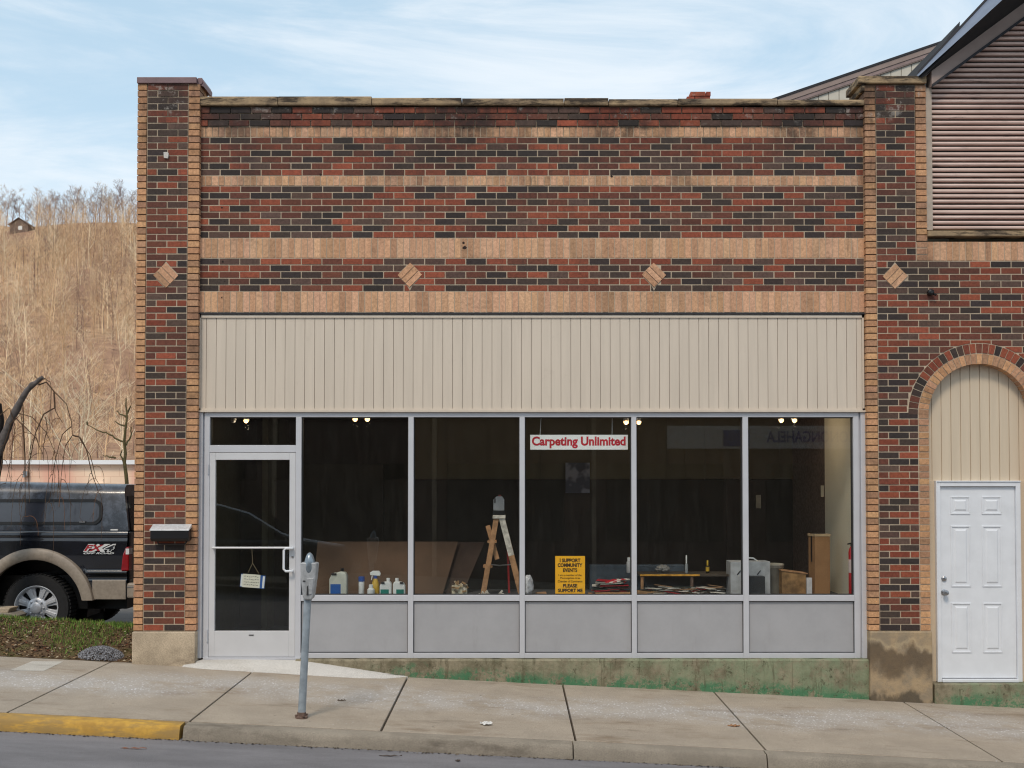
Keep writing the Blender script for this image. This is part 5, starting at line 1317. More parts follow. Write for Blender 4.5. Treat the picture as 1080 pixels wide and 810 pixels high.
def side_pt(px, py, out=.012):   # a point on the leaning side of the cap
    z_ = tz(py); k_ = (z_ - (z0c + .04)) / (sec[2][1] - (z0c + .04)); yy = .055 + k_ * .045
    return Vector((txp(px), YT + yy - out, z_))
def rrect(px0, px1, py0, py1, r, n=6):
    pts = []
    for cx, cy, a0 in ((px1 - r, py1 - r, 0), (px0 + r, py1 - r, 90), (px0 + r, py0 + r, 180), (px1 - r, py0 + r, 270)):
        for i in range(n + 1):
            a = R(a0 + 90 * i / n); pts.append((cx + r * math.cos(a), cy + r * math.sin(a)))
    return pts
out = rrect(-84, 105, 526.5, 553.5, 9); inn = rrect(-81, 102, 529.5, 550.5, 7)
b = MB(); n = len(out); vs = [side_pt(*p, out=.016) for p in out] + [side_pt(*p, out=.016) for p in inn] + [side_pt(*p, out=-.01) for p in out] + [side_pt(*p, out=.002) for p in inn]
b.add(vs, [(i, (i + 1) % n, n + (i + 1) % n, n + i) for i in range(n)] + [(i, (i + 1) % n, 2 * n + (i + 1) % n, 2 * n + i) for i in range(n)] + [(n + i, n + (i + 1) % n, 3 * n + (i + 1) % n, 3 * n + i) for i in range(n)])
wf = b.build('side_window', BLK, cap)
b = MB(); b.add([side_pt(*p, out=.004) for p in inn], [tuple(range(n))]); b.build('window_pane', plain('smoked_window', s(66, 68, 76), .12, bump=0, coat=.5, var=.06, scale=2), cap)
b = MB(); p0 = side_pt(82, 549.5, .02); p1 = side_pt(88, 551.5, .02); b.box(p0.x, p1.x, p0.y - .01, p0.y + .01, p1.z, p0.z); b.build('window_latch', MT['steel'], cap)
b = MB(); b.box(side_pt(115, 559).x, side_pt(123, 559).x, side_pt(118, 559).y - .004, side_pt(118, 559).y + .01, tz(559.6), tz(558.2)); b.build('cap_badge', WH, cap)
b = MB(); zr0, zr1 = tz(560), tz(523); b.add([(xr - .02 - .0, YT + .12, zr0), (xr - .02, YT + TW - .12, zr0), (xr - .02 - .07, YT + TW - .18, zr1), (xr - .02 - .07, YT + .18, zr1)], [(0, 1, 2, 3)])
for v in range(4): x_, y_, z_ = b.v[v]; b.v[v] = (x_ + .012, y_, z_)
b.build('rear_window', MT['glass_dark'], cap)
b = MB(); b.box(xr - .02, xr + .03, YT + .3, YT + .36, tz(535), tz(529)); b.build('high_brake_light', WH, cap)
# cab
b = MB(); x0c, x1c = xf + 1.75, xcb; zr = 1.98
prof = [(x1c, 1.486), (x1c - .06, zr - .05), (x1c - .2, zr), (x0c + .75, zr), (x0c + .55, zr - .04), (x0c - .1, 1.486)]
b.prism([p for p in prof][::-1], YT + .12, YT + TW - .12); b.build('cab_roof', BP, tk, bevel=.05, seg=3)
b = MB(); b.prism([(x1c - .14, 1.53), (x1c - .18, zr - .12), (x1c - 1.0, zr - .12), (x1c - 1.0, 1.53)][::-1], YT + .112, YT + .13); b.prism([(x1c - 1.1, 1.53), (x1c - 1.1, zr - .12), (x0c + .66, zr - .12), (x0c + .25, 1.53)][::-1], YT + .112, YT + .13); b.build('cab_window', plain('cab_glass', s(26, 28, 32), .08, bump=0, coat=1), tk)
b = MB(); b.prism([(xf + .02, .75), (xf + 1.9, .75), (xf + 1.9, 1.484), (xf + .25, 1.40), (xf + .03, 1.30)], YT + .09, YT + TW - .09); b.build('hood', BP, tk, bevel=.06, seg=3)
b = MB(); b.box(xf - .12, xf + .1, YT + .03, YT + TW - .03, .55, .8); b.build('front_bumper', CHR, tk, bevel=.03)
for sd in (.1, TW - .35):
    b = MB(); b.box(xf - .005, xf + .06, YT + sd, YT + sd + .25, .9, 1.2); b.build('headlight', WH, tk, bevel=.02)
# wheels
def wheel(cx, yo, flip):
    sg = 1 if not flip else -1
    w = MB(); prof = [(.26, -.11), (.29, -.12), (.345, -.125), (.375, -.115), (WR - .004, -.09), (WR, -.05), (WR, .05), (WR - .004, .09), (.375, .115), (.29, .12), (.26, .11)]
    w.lathe(prof, origin=(cx, yo, wz), axis='y', seg=56, cap=False)
    nv = len(w.v)
    for i in range(56):      # tread blocks
        a = 2 * math.pi * i / 56
        M = Matrix.Translation((cx, yo, wz)) @ Matrix.Rotation(a, 4, 'Y'); w.box(-.012, .012, -.10, .10, WR - .004, WR + .008, mat=M)
    wh = w.build('wheel', RUB, tk, smooth=True)
    r = MB()
    r.lathe([(.235, .02), (.252, .095), (.262, .118), (.256, .122), (.244, .116), (.226, .07)], origin=(cx, yo, wz), axis='y', seg=48, cap=False) if sg == 1 else r.lathe([(.235, -.02), (.256, -.122), (.226, -.07)], origin=(cx, yo, wz), axis='y', seg=48, cap=False)
    for i in range(8):
        a = 2 * math.pi * (i + .5) / 8
        M = Matrix.Translation((cx, yo, wz)) @ Matrix.Rotation(a, 4, 'Y')
        yy0 = -sg * .085
        pts = [(-.032, .10), (.032, .10), (.052, .20), (.078, .242), (-.078, .242), (-.052, .20)]
        r.prism(pts, yy0, yy0 + sg * .03, mat=M)
        r.prism([(-.016, .10), (.016, .10), (.020, .232), (-.020, .232)], yy0 - sg * .016, yy0 + .001 * sg, mat=M)
    rim = r.build('rim', plain('machined_alloy', s(206, 208, 212), .35, .3, var=.06, bump=0), wh, bevel=.006)
    h = MB(); h.lathe([(.118, .06), (.118, .096), (.104, .108), (.07, .112), (.064, .135), (.052, .142), (.01, .144)] if sg == 1 else [(.118, -.06), (.1, -.1)], origin=(cx, yo, wz), axis='y', seg=32)
    for i in range(8):
        a = 2 * math.pi * i / 8; h.lathe([(.011, .10), (.011, .124), (.006, .128)], origin=(cx + .087 * math.cos(a), yo, wz + .087 * math.sin(a)), axis='y', seg=6)
    h.build('hub_cap', bpy.data.materials['machined_alloy'], wh, smooth=True)
    d_ = MB(); d_.lathe([(.23, .03), (.23, .034)], origin=(cx, yo, wz), axis='y', seg=32); d_.build('brake_disc', BLK, wh)
wheel(wx, YT + .15, False); wheel(fwx, YT + .15, False); wheel(wx, YT + TW - .15, True); wheel(fwx, YT + TW - .15, True)
# decal
yd = YT - .0 - .004
DKL = []
def dec(txt, px0, px1, py0, py1, mat, y, bold, nm='decal'): return text(txt, nm, txp(px0), txp(px1), tz(py1), tz(py0), y, mat, tk, bold, .38)
dec('FX4', 87.5, 122.5, 573.6, 582.0, WH, YT - .006, .075)
dec('FX', 88.6, 109.6, 574.5, 581.1, plain('decal_red', s(170, 36, 44), .4, bump=0), YT - .0085, .03)
dec('4', 110.5, 121.3, 574.7, 581.2, plain('decal_dark', s(40, 42, 50), .4, bump=0), YT - .0085, .01)
dec('OFF ROAD', 88, 120.5, 582.6, 584.4, WH, YT - .006, .03)

# ------------------------------------------------------------------ salmon building behind the lot
YB = 14.0
sb = thing('salmon_building', (-18, YB + 3, .17), 'low salmon pink block building with a white roof edge behind the truck', 'building')
x0, x1 = X(-620, YB), X(152, YB)
def salmon():
    t = NT('salmon_block'); n = t.n.new('ShaderNodeTexBrick'); m = t.mapping((1, 1, 1), rot=(R(90), 0, 0)); t.link(m, n.inputs['Vector'])
    n.inputs['Color1'].default_value = s(255, 226, 198); n.inputs['Color2'].default_value = s(250, 218, 190); n.inputs['Mortar'].default_value = s(236, 200, 172)
    n.inputs['Scale'].default_value = 1; n.inputs['Mortar Size'].default_value = .008; n.inputs['Brick Width'].default_value = .4; n.inputs['Row Height'].default_value = .2
    c = t.mix(t.ramp(t.noise(.45, 3, .5, t.mapping((1, 1, .3), loc=(1.2, 0, 0))), .5, .62, 0, .75), n.outputs[0], s(236, 168, 146)); t.color(c); t.set(.8, 0, .2); return t.m  # pale sunlit tone, with pinker shadow patches painted into the block colour
b = MB(); b.box(x0, x1, YB, YB + 6, .1, Z(489, YB)); b.build('wall', salmon(), sb)
b = MB(); b.box(x0 - .1, X(141.6, YB) + .3, YB - .12, YB + 6.1, Z(489.8, YB), Z(485.3, YB)); b.build('roof_edge', plain('bright_white', s(244, 244, 244), .5, var=.01), sb)
b = MB(); b.box(X(27.5, YB), X(32, YB), YB - .1, YB - .001, Z(502, YB), Z(497, YB)); b.box(X(28.2, YB), X(31, YB), YB - .14, YB - .05, Z(503.5, YB), Z(501.5, YB)); b.build('wall_lamp', MT['steel'], sb)
b = MB(); b.box(X(101, YB), X(112, YB), YB - .4, YB - .001, Z(516, YB), Z(510, YB)); b.build('vent_box', WH, sb)

# ------------------------------------------------------------------ neighbour's rear gable
YR = 5.5
rb_ = thing('rear_gable_building', (6, YR + 3, 0), 'cream sided gable with brown rake boards rising behind the parapet', 'building')
a0, a1 = P(805, 107, YR - .07), P(1003, 39.5, YR - .07); sl = (a1.z - a0.z) / (a1.x - a0.x)
xE = a0.x - 1.2; xP = a1.x + 1.6; XF2 = 2 * xP - xE
def rz(x): return a0.z + sl * ((x if x < xP else 2 * xP - x) - a0.x)
def band(o0, o1, y0, y1, mat, name):
    b = MB()
    for q in ((xE, xP), (xP, XF2)): b.prism([(q[0], rz(q[0]) + o0), (q[1], rz(q[1]) + o0), (q[1], rz(q[1]) + o1), (q[0], rz(q[0]) + o1)], y0, y1)
    return b.build(name, mat, rb_)
band(-.035, .0, YR - .07, YR + 6, MT['rake_dark'], 'roof'); band(-.115, -.037, YR - .06, YR - .04, MT['rake'], 'rake_board'); band(-.175, -.118, YR - .05, YR - .03, plain('rake_light', s(146, 126, 122), .6), 'rake_moulding')
band(-.19, -.177, YR - .045, YR - .025, MT['rake'], 'soffit')
b = MB(); bw = .16; x = xE + .3
while x < XF2 - .3:
    x2 = min(x + bw, XF2 - .3); 
    if x < xP < x2: x2 = xP
    b.prism([(x + .005, .5), (x2 - .005, .5), (x2 - .005, rz(x2) - .19), (x + .005, rz(x) - .19)], YR - .02, YR); x = x2
b.box(xE + .3, XF2 - .3, YR + .0, YR + .1, .5, 5.4)
b.build('vertical_siding', plain('pale_cream_siding', s(206, 200, 186), .6, var=.04), rb_)
b = MB(); 
for q in ((xE + .3, xP), (xP, XF2 - .3)): b.prism([(q[0], 5.4), (q[1], 5.4), (q[1], rz(q[1]) - .3), (q[0], rz(q[0]) - .3)], YR + .001, YR + .1)
b.build('gable_wall', plain('groove_brown', s(150, 142, 128), .8), rb_)

# ------------------------------------------------------------------ opposite side of the street (seen in the glass)
YO = -14.2
ob = thing('opposite_building', (0, YO - 4, 0), 'dark shopfront row across the street, seen only as a reflection in the glass', 'building')
b = MB(); b.box(-14, 14, YO - 8, YO, -1.2, 4.7); b.build('wall', plain('dark_brick_front', s(84, 62, 54), .85, var=.2, scale=2), ob)
for k_ in range(7):
    x = -12.6 + k_ * 3.7; b = MB(); b.box(x, x + 2.7, YO + .002, YO + .05, .7, 2.5); b.build('window', plain('shop_glass', s(16, 17, 20), .1, bump=0) if k_ == 0 else bpy.data.materials['shop_glass'], ob)
for x in (-13, -9.2, -5.5, -1.8, 1.9, 9.4, 13): b = MB(); b.box(x - .05, x + .05, YO + .001, YO + .08, -.6, 3.9); b.build('reflection_strip', MT['stone'], ob)  # thin pale strips added to give faint vertical reflections in the shop glass
b = MB(); b.box(-14, 14, YO + .001, YO + .2, 3.95, 4.2); b.build('cornice', MT['siding'], ob)
b = MB(); sgz0, sgz1 = 2.85, 3.38; sx0_, sx1_ = 3.6, 8.2; b.box(sx0_, sx1_, YO + .001, YO + .08, sgz0, sgz1); sg = b.build('fascia_sign', plain('sign_white', s(206, 206, 204), .6), ob)
text('MONONGAHELA', 'lettering', 5.9, 8.0, sgz0 + .14, sgz1 - .12, YO + .083, BCP, sg, .02, flip=True)
b = MB(); b.box(4.9, 5.5, YO + .081, YO + .09, sgz0 + .05, sgz1 - .1); b.build('blue_square', BCP, sg)
# parked car on the far side
car = thing('parked_car', (-5.2, -9.7, z_walk(-5.2, -9.7) - .13), 'dark parked car across the street, seen only as a reflection in the shop door', 'car')
gx, gy = -5.2, -9.7; gzz = z_walk(gx, gy) - .13
def cz_(z_): return gzz + z_
b = MB(); prof = [(-2.25, .35), (2.2, .35), (2.28, .62), (2.22, .88), (1.3, 1.02), (-2.1, 1.05), (-2.3, .8)]
b.prism([(gx + p[0], cz_(p[1])) for p in prof], gy - .9, gy + .9); b.build('body', BP, car, bevel=.06, seg=3)
b = MB(); prof = [(-2.05, 1.03), (1.25, 1.0), (.95, 1.12), (.35, 1.5), (-.2, 1.66), (-1.0, 1.70), (-1.85, 1.6)]
b.prism([(gx + p[0], cz_(p[1])) for p in prof], gy - .72, gy + .72); b.build('cabin', BP, car, bevel=.06, seg=3)
b = MB(); b.prism([(gx + p[0], cz_(p[1])) for p in [(-1.7, 1.1), (.8, 1.1), (.3, 1.42), (-.3, 1.56), (-1.6, 1.52)]], gy + .722, gy + .735); b.build('side_window', plain('car_glass', s(14, 16, 20), .05, bump=0, coat=1), car)
b = MB(); b.tube([(gx + p[0], gy + .74, cz_(p[1])) for p in [(-1.7, 1.63), (-1.0, 1.69), (-.2, 1.655), (.35, 1.5), (.95, 1.13), (1.3, 1.03), (2.1, .9)]], .022, 6); b.build('roof_trim', CHR, car)
for dx_ in (-1.45, 1.4):
    for yo in (gy - .8, gy + .8):
        b = MB(); b.lathe([(.2, -.1), (.33, -.1), (.34, 0), (.33, .1), (.2, .1)], origin=(gx + dx_, yo, cz_(.34)), axis='y', seg=28); b.build('wheel', RUB, car)

# ------------------------------------------------------------------ trees
BARK = attr_mat('bark', .9, .3, 18, .6, 30)
def wob(pts, a, n=3, seed=1):
    rr = random.Random(seed); out = [Vector(pts[0])]
    for p, q in zip(pts[:-1], pts[1:]):
        p, q = Vector(p), Vector(q)
        for i in range(1, n + 1):
            m_ = p.lerp(q, i / n)
            if i < n: m_ += Vector((rr.uniform(-a, a), rr.uniform(-a, a), rr.uniform(-a, a)))
            out.append(m_)
    return out
Yt = 1.0
wt = thing('weeping_tree', (X(-16, Yt, 600), Yt, .35), 'dark knobbly weeping tree at the left edge with thin twigs drooping over the truck', 'tree')
dk = s(52, 46, 44); gy_ = s(112, 104, 98); tw = s(84, 66, 52)
b = MB()
tr = wob([P(-18, 690, Yt), P(-16, 600, Yt), P(-12, 520, Yt), P(-7, 470, Yt), P(-3, 444, Yt), P(-4, 426, Yt)], .012, 3, 2)
b.tube(tr, [.15 - .0062 * i for i in range(len(tr))], 12, dk)
b.build('trunk', BARK, wt, smooth=True)
b = MB(); lm = wob([P(-12, 500, Yt), P(0, 472, Yt), P(6, 456, Yt - .02), P(13, 440, Yt - .04), P(26, 416, Yt - .1), P(34, 406, Yt - .14), P(45, 398, Yt - .16)], .006, 3, 3)
nl = len(lm); b.tube(lm, [.058 - .040 * i / nl + (.008 if i % 5 == 0 else 0) for i in range(nl)], 10, s(98, 92, 90)); b.build('limb', BARK, wt, smooth=True)
b = MB()
def twig(pts, r0, seed, sub=2): 
    w_ = wob([P(*p) if len(p) == 3 else P(p[0], p[1], Yt - .1) for p in pts], .004, 2, seed); b.tube(w_, [max(.0022, r0 * (1 - .75 * i / len(w_))) for i in range(len(w_))], 5, tw); return w_
base_tw = [[(39, 402), (41, 406), (49, 403), (57, 413), (70, 426), (75, 443), (76.5, 459)], [(76.5, 459), (84, 461), (91, 474), (97, 500), (104, 520)], [(57, 414), (58, 430), (46, 437), (38, 455), (33, 478), (30, 500), (31, 530)],
           [(57, 428), (61, 438), (66, 446)], [(75, 450), (66, 458), (60, 478), (56, 500), (52, 530)], [(76, 460), (69, 470), (66, 490), (63, 520)], [(45, 398), (51, 402)], [(40, 400), (36, 396)],
           [(20, 436), (34, 440), (48, 455), (57, 475), (62, 500), (64, 525)], [(16, 440), (28, 452), (38, 462), (45, 478), (46, 486)], [(48, 440), (50, 452), (46, 470), (46, 486)], [(10, 448), (22, 437), (25, 460), (26, 500), (27, 545)], [(24, 425), (25, 450), (27, 490), (26, 530)],
           [(12, 446), (4, 470), (0, 500), (-4, 530)], [(-3, 440), (10, 430), (16, 450), (12, 480), (6, 510)], [(84, 462), (95, 480), (101, 505), (108, 516)]]
allw = [twig(p, .010 if i < 3 else .006, 40 + i) for i, p in enumerate(base_tw)]
rr = random.Random(31)
for i in range(44):    # hanging fine shoots
    w_ = rr.choice(allw[1:]); k_ = rr.randint(len(w_) // 3, len(w_) - 1); p = Vector(w_[k_]); L = rr.uniform(.2, .62); dx_ = rr.uniform(-.18, .18); dy_ = rr.uniform(-.25, .1)
    pts = [p + Vector((dx_ * (1 - (1 - t_) ** 2), dy_ * t_, .06 * math.sin(t_ * 2.5) - L * t_ ** 1.6)) for t_ in [j / 6 for j in range(7)]]
    b.tube(wob(pts, .003, 2, i), [.0034 - .0016 * j / 12 for j in range(13)], 4, rr.choice([tw, s(120, 84, 60), s(96, 78, 62)]))
    for q in range(rr.randint(1, 4)):
        s0 = pts[rr.randint(2, 6)]; b.tube([s0, s0 + Vector((rr.uniform(-.05, .05), rr.uniform(-.03, .03), -rr.uniform(.02, .09)))], [.002, .0013], 3, tw)
b.build('drooping_twigs', BARK, wt)
# lichen covered small tree at the corner
Y2 = 9.0
t2 = thing('mossy_tree', (X(133, Y2, 520), Y2, .17), 'thin mossy bare tree with crooked twigs beside the brick corner', 'tree'); ms = s(92, 84, 56)
b = MB(); w_ = wob([P(133, 545, Y2), P(133, 500, Y2), P(131, 466, Y2), P(134, 440, Y2), P(133, 420, Y2)], .02, 3, 5); b.tube(w_, [.042 - .0026 * i for i in range(len(w_))], 7, ms); b.build('trunk', BARK, t2)
b = MB()
for i, pts in enumerate([[(131, 466), (121, 462), (112, 456), (103, 454), (92, 448)], [(133, 450), (127, 448), (121, 444)], [(133, 440), (127, 437), (123, 433)], [(92, 448), (92, 444)], [(134, 436), (138, 428)], [(122, 483), (115, 482), (109, 480)], [(133, 490), (127, 480), (129, 474)], [(133, 470), (138, 460), (139, 450)]]):
    w_ = wob([P(a, c, Y2) for a, c in pts], .015, 3, 60 + i); b.tube(w_, [max(.006, .020 * (1 - .7 * j / len(w_))) for j in range(len(w_))], 5, ms)
b.build('crown', BARK, t2)

# bare tree prototypes as segment lists
def tree_segments(rr, H, spread=.32, n1=7, n2=4, n3=3, lean=0.05, r0=.16, start=.35, tw=.012):
    seg = []
    pts = []; p = np.array([0, 0, -.4]); d = np.array([rr.uniform(-lean, lean), rr.uniform(-lean, lean), 1.0]); N_ = 7
    for i in range(N_ + 1):
        pts.append(p.copy()); p = p + d * (H + .4) / N_; d = d + np.array([rr.uniform(-.07, .07), rr.uniform(-.07, .07), 0])
    rad = [r0 * (1 - .85 * i / N_) for i in range(N_ + 1)]
    for i in range(N_): seg.append((pts[i], pts[i + 1], rad[i], rad[i + 1]))
    for i in range(n1):
        t = start + (.97 - start) * (i + rr.random() * .6) / n1; k = min(N_ - 1, int(t * N_)); q = pts[k] + (pts[k + 1] - pts[k]) * (t * N_ - k)
        a = rr.uniform(0, 6.28); L = H * spread * (1.15 - .75 * t) * rr.uniform(.7, 1.3)
        d = np.array([math.cos(a), math.sin(a), rr.uniform(.6, 1.5)]); d /= np.linalg.norm(d)
        e = q; r = rad[k] * .5; bp = [e]
        for j in range(3):
            e2 = e + d * L / 3; seg.append((e, e2, r * (1 - .28 * j), r * (1 - .28 * (j + 1)))); e = e2; bp.append(e); d = d + np.array([rr.uniform(-.2, .2), rr.uniform(-.2, .2), .15]); d /= np.linalg.norm(d)
        for j in range(n2):
            s0 = bp[rr.randint(1, 3)]; a2 = rr.uniform(0, 6.28); d2 = d * .8 + np.array([math.cos(a2), math.sin(a2), rr.uniform(.1, .8)]) * .8; d2 /= np.linalg.norm(d2); L2 = L * rr.uniform(.3, .6)
            e2 = s0 + d2 * L2; seg.append((s0, e2, r * .42, r * .2))
            for m_ in range(n3):
                s1 = s0 + (e2 - s0) * rr.uniform(.3, 1); a3 = rr.uniform(0, 6.28); d3 = d2 * .7 + np.array([math.cos(a3), math.sin(a3), rr.uniform(-.1, .7)]) * .8; d3 /= np.linalg.norm(d3)
                seg.append((s1, s1 + d3 * L2 * rr.uniform(.4, .8), max(tw, r * .22), tw * .6))
    return seg
def seg_mesh(segs, sides=3):
    A = np.array([q[0] for q in segs]); B = np.array([q[1] for q in segs]); ra = np.array([q[2] for q in segs]); rb2 = np.array([q[3] for q in segs])
    d = B - A; d /= np.linalg.norm(d, axis=1)[:, None] + 1e-9
    up = np.tile(np.array([.2, .9, .1]), (len(A), 1)); a = np.cross(d, up); a /= np.linalg.norm(a, axis=1)[:, None] + 1e-9; c = np.cross(d, a)
    V = np.zeros((len(A), 2 * sides, 3))
    for j in range(sides):
        t = 2 * math.pi * j / sides; o = a * math.cos(t) + c * math.sin(t)
        V[:, j] = A + o * ra[:, None]; V[:, sides + j] = B + o * rb2[:, None]
    base = (np.arange(len(A)) * 2 * sides)[:, None, None]
    Fq = np.array([[j, (j + 1) % sides, sides + (j + 1) % sides, sides + j] for j in range(sides)])[None]
    return V.reshape(-1, 3), (base + Fq).reshape(-1, 4)
def np_object(name, V, Fq, cols, mat):
    me = bpy.data.meshes.new(name); me.vertices.add(len(V)); me.vertices.foreach_set('co', V.astype(np.float32).ravel())
    me.loops.add(Fq.size); me.loops.foreach_set('vertex_index', Fq.astype(np.int32).ravel())
    me.polygons.add(len(Fq)); me.polygons.foreach_set('loop_start', np.arange(0, Fq.size, 4, dtype=np.int32)); me.polygons.foreach_set('loop_total', np.full(len(Fq), 4, dtype=np.int32))
    me.update(calc_edges=True); me.materials.append(mat)
    if cols is not None:
        at = me.color_attributes.new('Col', 'FLOAT_COLOR', 'POINT'); at.data.foreach_set('color', cols.astype(np.float32).ravel())
    o = bpy.data.objects.new(name, me); C.objects.link(o); return o

def hill_z(x, y):
    if y < 55: base = .17
    elif y < 150: base = .17 + 7 * ((y - 55) / 95) ** 1.5
    elif y < 400: base = 7.17 + (98.5 - 7.17) * ((y - 150) / 250)
    else: base = 98.5 - (y - 400) * .05
    amp = min(1, max(0, (y - 60) / 100))
    return base + amp * ((5.0 if y < 360 else 2.5) * noise.noise(Vector((x * .03, y * .02, 7))) + 1.6 * noise.noise(Vector((x * .07, y * .05, 4))) * (1 if y < 390 else .4))
b = MB(); hx_ = list(np.linspace(-330, 330, 111)); hy_ = list(np.linspace(50, 460, 90)); m = len(hx_)
b.add([(x, y, hill_z(x, y)) for y in hy_ for x in hx_], [(j * m + i, j * m + i + 1, (j + 1) * m + i + 1, (j + 1) * m + i) for j in range(len(hy_) - 1) for i in range(m - 1)])
def hillm():
    t = NT('leafy_hillside'); c = t.mix(t.ramp(t.noise(.35, 8, .75), .35, .65), s(196, 162, 130), s(140, 112, 90))
    c = t.mix(t.ramp(t.noise(.05, 6, .7), .46, .6, 0, .8), c, s(150, 118, 98)); c = t.mix(t.ramp(t.noise(.5, 7, .8), .54, .62, 0, .75), c, s(96, 76, 64))  # dark undergrowth, and woodland shadow painted in as darker ground patches
    t.color(c); t.set(.95, 0, .1); return t.m
structure(b.build('hill', hillm(), None, smooth=True))
rt = random.Random(77)
protos = [tree_segments(rt, 1.0 * h, r0=.10, spread=.44, n1=9, start=.18) for h in (11, 13, 9, 12, 10, 8)]
pm = [seg_mesh(p) for p in protos]
pf = [seg_mesh(tree_segments(rt, h, r0=.2, spread=.4, n1=8, start=.3)) for h in (10, 12, 11)]
Vs, Fs, Cs = [], [], []; off = 0
pal = [s(240, 212, 174), s(228, 194, 154), s(206, 172, 138), s(164, 134, 114), s(252, 232, 198), s(198, 164, 128), s(140, 114, 102)]
def put(V, F, x, y, z_, sc, rot, col):
    global off
    c_, s_ = math.cos(rot), math.sin(rot); Rm = np.array([[c_, -s_, 0], [s_, c_, 0], [0, 0, 1]])
    W = (V * sc) @ Rm.T + np.array([x, y, z_]); Vs.append(W); Fs.append(F + off); Cs.append(np.tile(np.array(col), (len(V), 1))); off += len(V)
cnt = 0
while cnt < 1900:
    y = 85 + (392 - 85) * math.sqrt(rt.random() * .97 + .0); d_ = y + D_CAM
    px = rt.uniform(-230, 345); x = (px - 540) / F_PX * d_
    if 300 < y < 389 and 2 < px < 34: continue
    V, F = rt.choice(pm if rt.random() < .7 else pf); cc = rt.choice(pal); k_ = rt.uniform(.85, 1.15)
    put(V, F, x, y, hill_z(x, y), rt.uniform(.6, 1.15), rt.uniform(0, 6.28), (cc[0] * k_, cc[1] * k_, cc[2] * k_, 1)); cnt += 1
# brush: little clumps of upright shoots
bs = []
for k_ in range(4):
    q = []
    for i in range(34):
        a = rt.uniform(0, 6.28); r_ = rt.uniform(0, 1.2); p0 = np.array([r_ * math.cos(a), r_ * math.sin(a), -.2]); p1 = p0 + np.array([rt.uniform(-1.2, 1.2), rt.uniform(-1.2, 1.2), rt.uniform(.5, 1.8)]); q.append((p0, p1, .035, .012))
    bs.append(seg_mesh(q))
for i in range(1500):
    y = 80 + 300 * math.sqrt(rt.random()); x = (rt.uniform(-230, 345) - 540) / F_PX * (y + D_CAM)
    if y > 330 and -2 < x / (y + D_CAM) * F_PX + 540 < 36: continue
    V, F = rt.choice(pm); cc = rt.choice(pal)
    put(V, F, x, y, hill_z(x, y) - .3, rt.uniform(.22, .42), rt.uniform(0, 6.28), cc)
o = np_object('hillside_woods', np.vstack(Vs), np.vstack(Fs), np.vstack(Cs), attr_mat('grey_tan_bark', .9, .15, .6, 0)); o['kind'] = 'stuff'
# ridge trees, individual
rp = []
ridge_mat = attr_mat('ridge_bark', .9, .1, .6, 0)
for k_ in range(5):
    V, F = seg_mesh(tree_segments(rt, 13.5, r0=.24, spread=.4, n1=11, n2=6, n3=5, start=.22, tw=.03)); cc = [s(164, 146, 140), s(178, 156, 142), s(150, 134, 132), s(188, 166, 150), s(168, 150, 142)][k_]
    o = np_object('bare_tree', V, F, np.tile(np.array(cc), (len(V), 1)), ridge_mat); rp.append(o)
n_r = 0
for px in [-62, -50, -37, -26, -14, -4, 3, 10, 18, 25, 32, 37, 42, 49, 55, 62, 68, 74, 79, 85, 91, 96, 101, 106, 112, 117, 122, 128, 133, 139, 146, 154, 163, 174, 186, 197, 209, 220, 232, 243, 255, 268, 280, 293, 306, 320]:
    y = 401 + rt.uniform(-4, 8); x = (px + rt.uniform(-2, 2) - 540) / F_PX * (y + D_CAM)
    src = rp[n_r % 5]; o = src if n_r < 5 else src.copy()
    if n_r >= 5: C.objects.link(o)
    o.location = (x, y, hill_z(x, y) - .3); o.rotation_euler.z = rt.uniform(0, 6.28); q = rt.uniform(.72, 1.12); o.scale = (q, q, q * rt.uniform(.9, 1.05))
    tag(o, 'bare leafless tree in the row standing along the ridge of the hill', 'tree', 'bare trees along the ridge'); n_r += 1
# pale tree low on the hill
V, F = seg_mesh(tree_segments(random.Random(5), 8, r0=.16, spread=.6, n1=9, start=.08)); o = np_object('pale_tree', V, F, np.tile(np.array(s(232, 214, 184)), (len(V), 1)), ridge_mat)
yy = 60; o.location = ((80 - 540) / F_PX * (yy + D_CAM), yy, hill_z(-28, yy) - .5); tag(o, 'pale barked bare tree fanning out just above the white roof edge', 'tree')
# house on ridge
yy = 386; hx0 = (17 - 540) / F_PX * (yy + D_CAM); hz = hill_z(hx0, yy) + .3
t = thing('ridge_house', (hx0, yy, hz), 'small brown gabled house half hidden by trees on the ridge', 'house')
b = MB(); b.box(hx0 - 3.3, hx0 + 3.3, yy, yy + 6, hz, hz + 3); b.prism([(hx0 - 3.3, hz + 3), (hx0 + 3.3, hz + 3), (hx0, hz + 5.2)], yy, yy + 6); b.box(hx0 - 3.3, hx0 + 3.3, yy, yy + 6, hz - 3, hz); b.build('wall', plain('brown_boards', s(112, 92, 78)), t)
b = MB(); b.add([(hx0 - 3.9, yy - .4, hz + 2.65), (hx0, yy - .4, hz + 5.25), (hx0, yy + 6.4, hz + 5.25), (hx0 - 3.9, yy + 6.4, hz + 2.65), (hx0 + 3.9, yy - .4, hz + 2.65), (hx0 + 3.9, yy + 6.4, hz + 2.65)], [(0, 1, 2, 3), (1, 4, 5, 2)])
ro = b.build('roof', plain('ridge_roof', s(96, 76, 66)), t); so = ro.modifiers.new('t', 'SOLIDIFY'); so.thickness = .25
b = MB(); b.box(hx0 - .2, hx0 + 1.2, yy - .05, yy, hz + .8, hz + 2.2); b.build('window', WH, t)

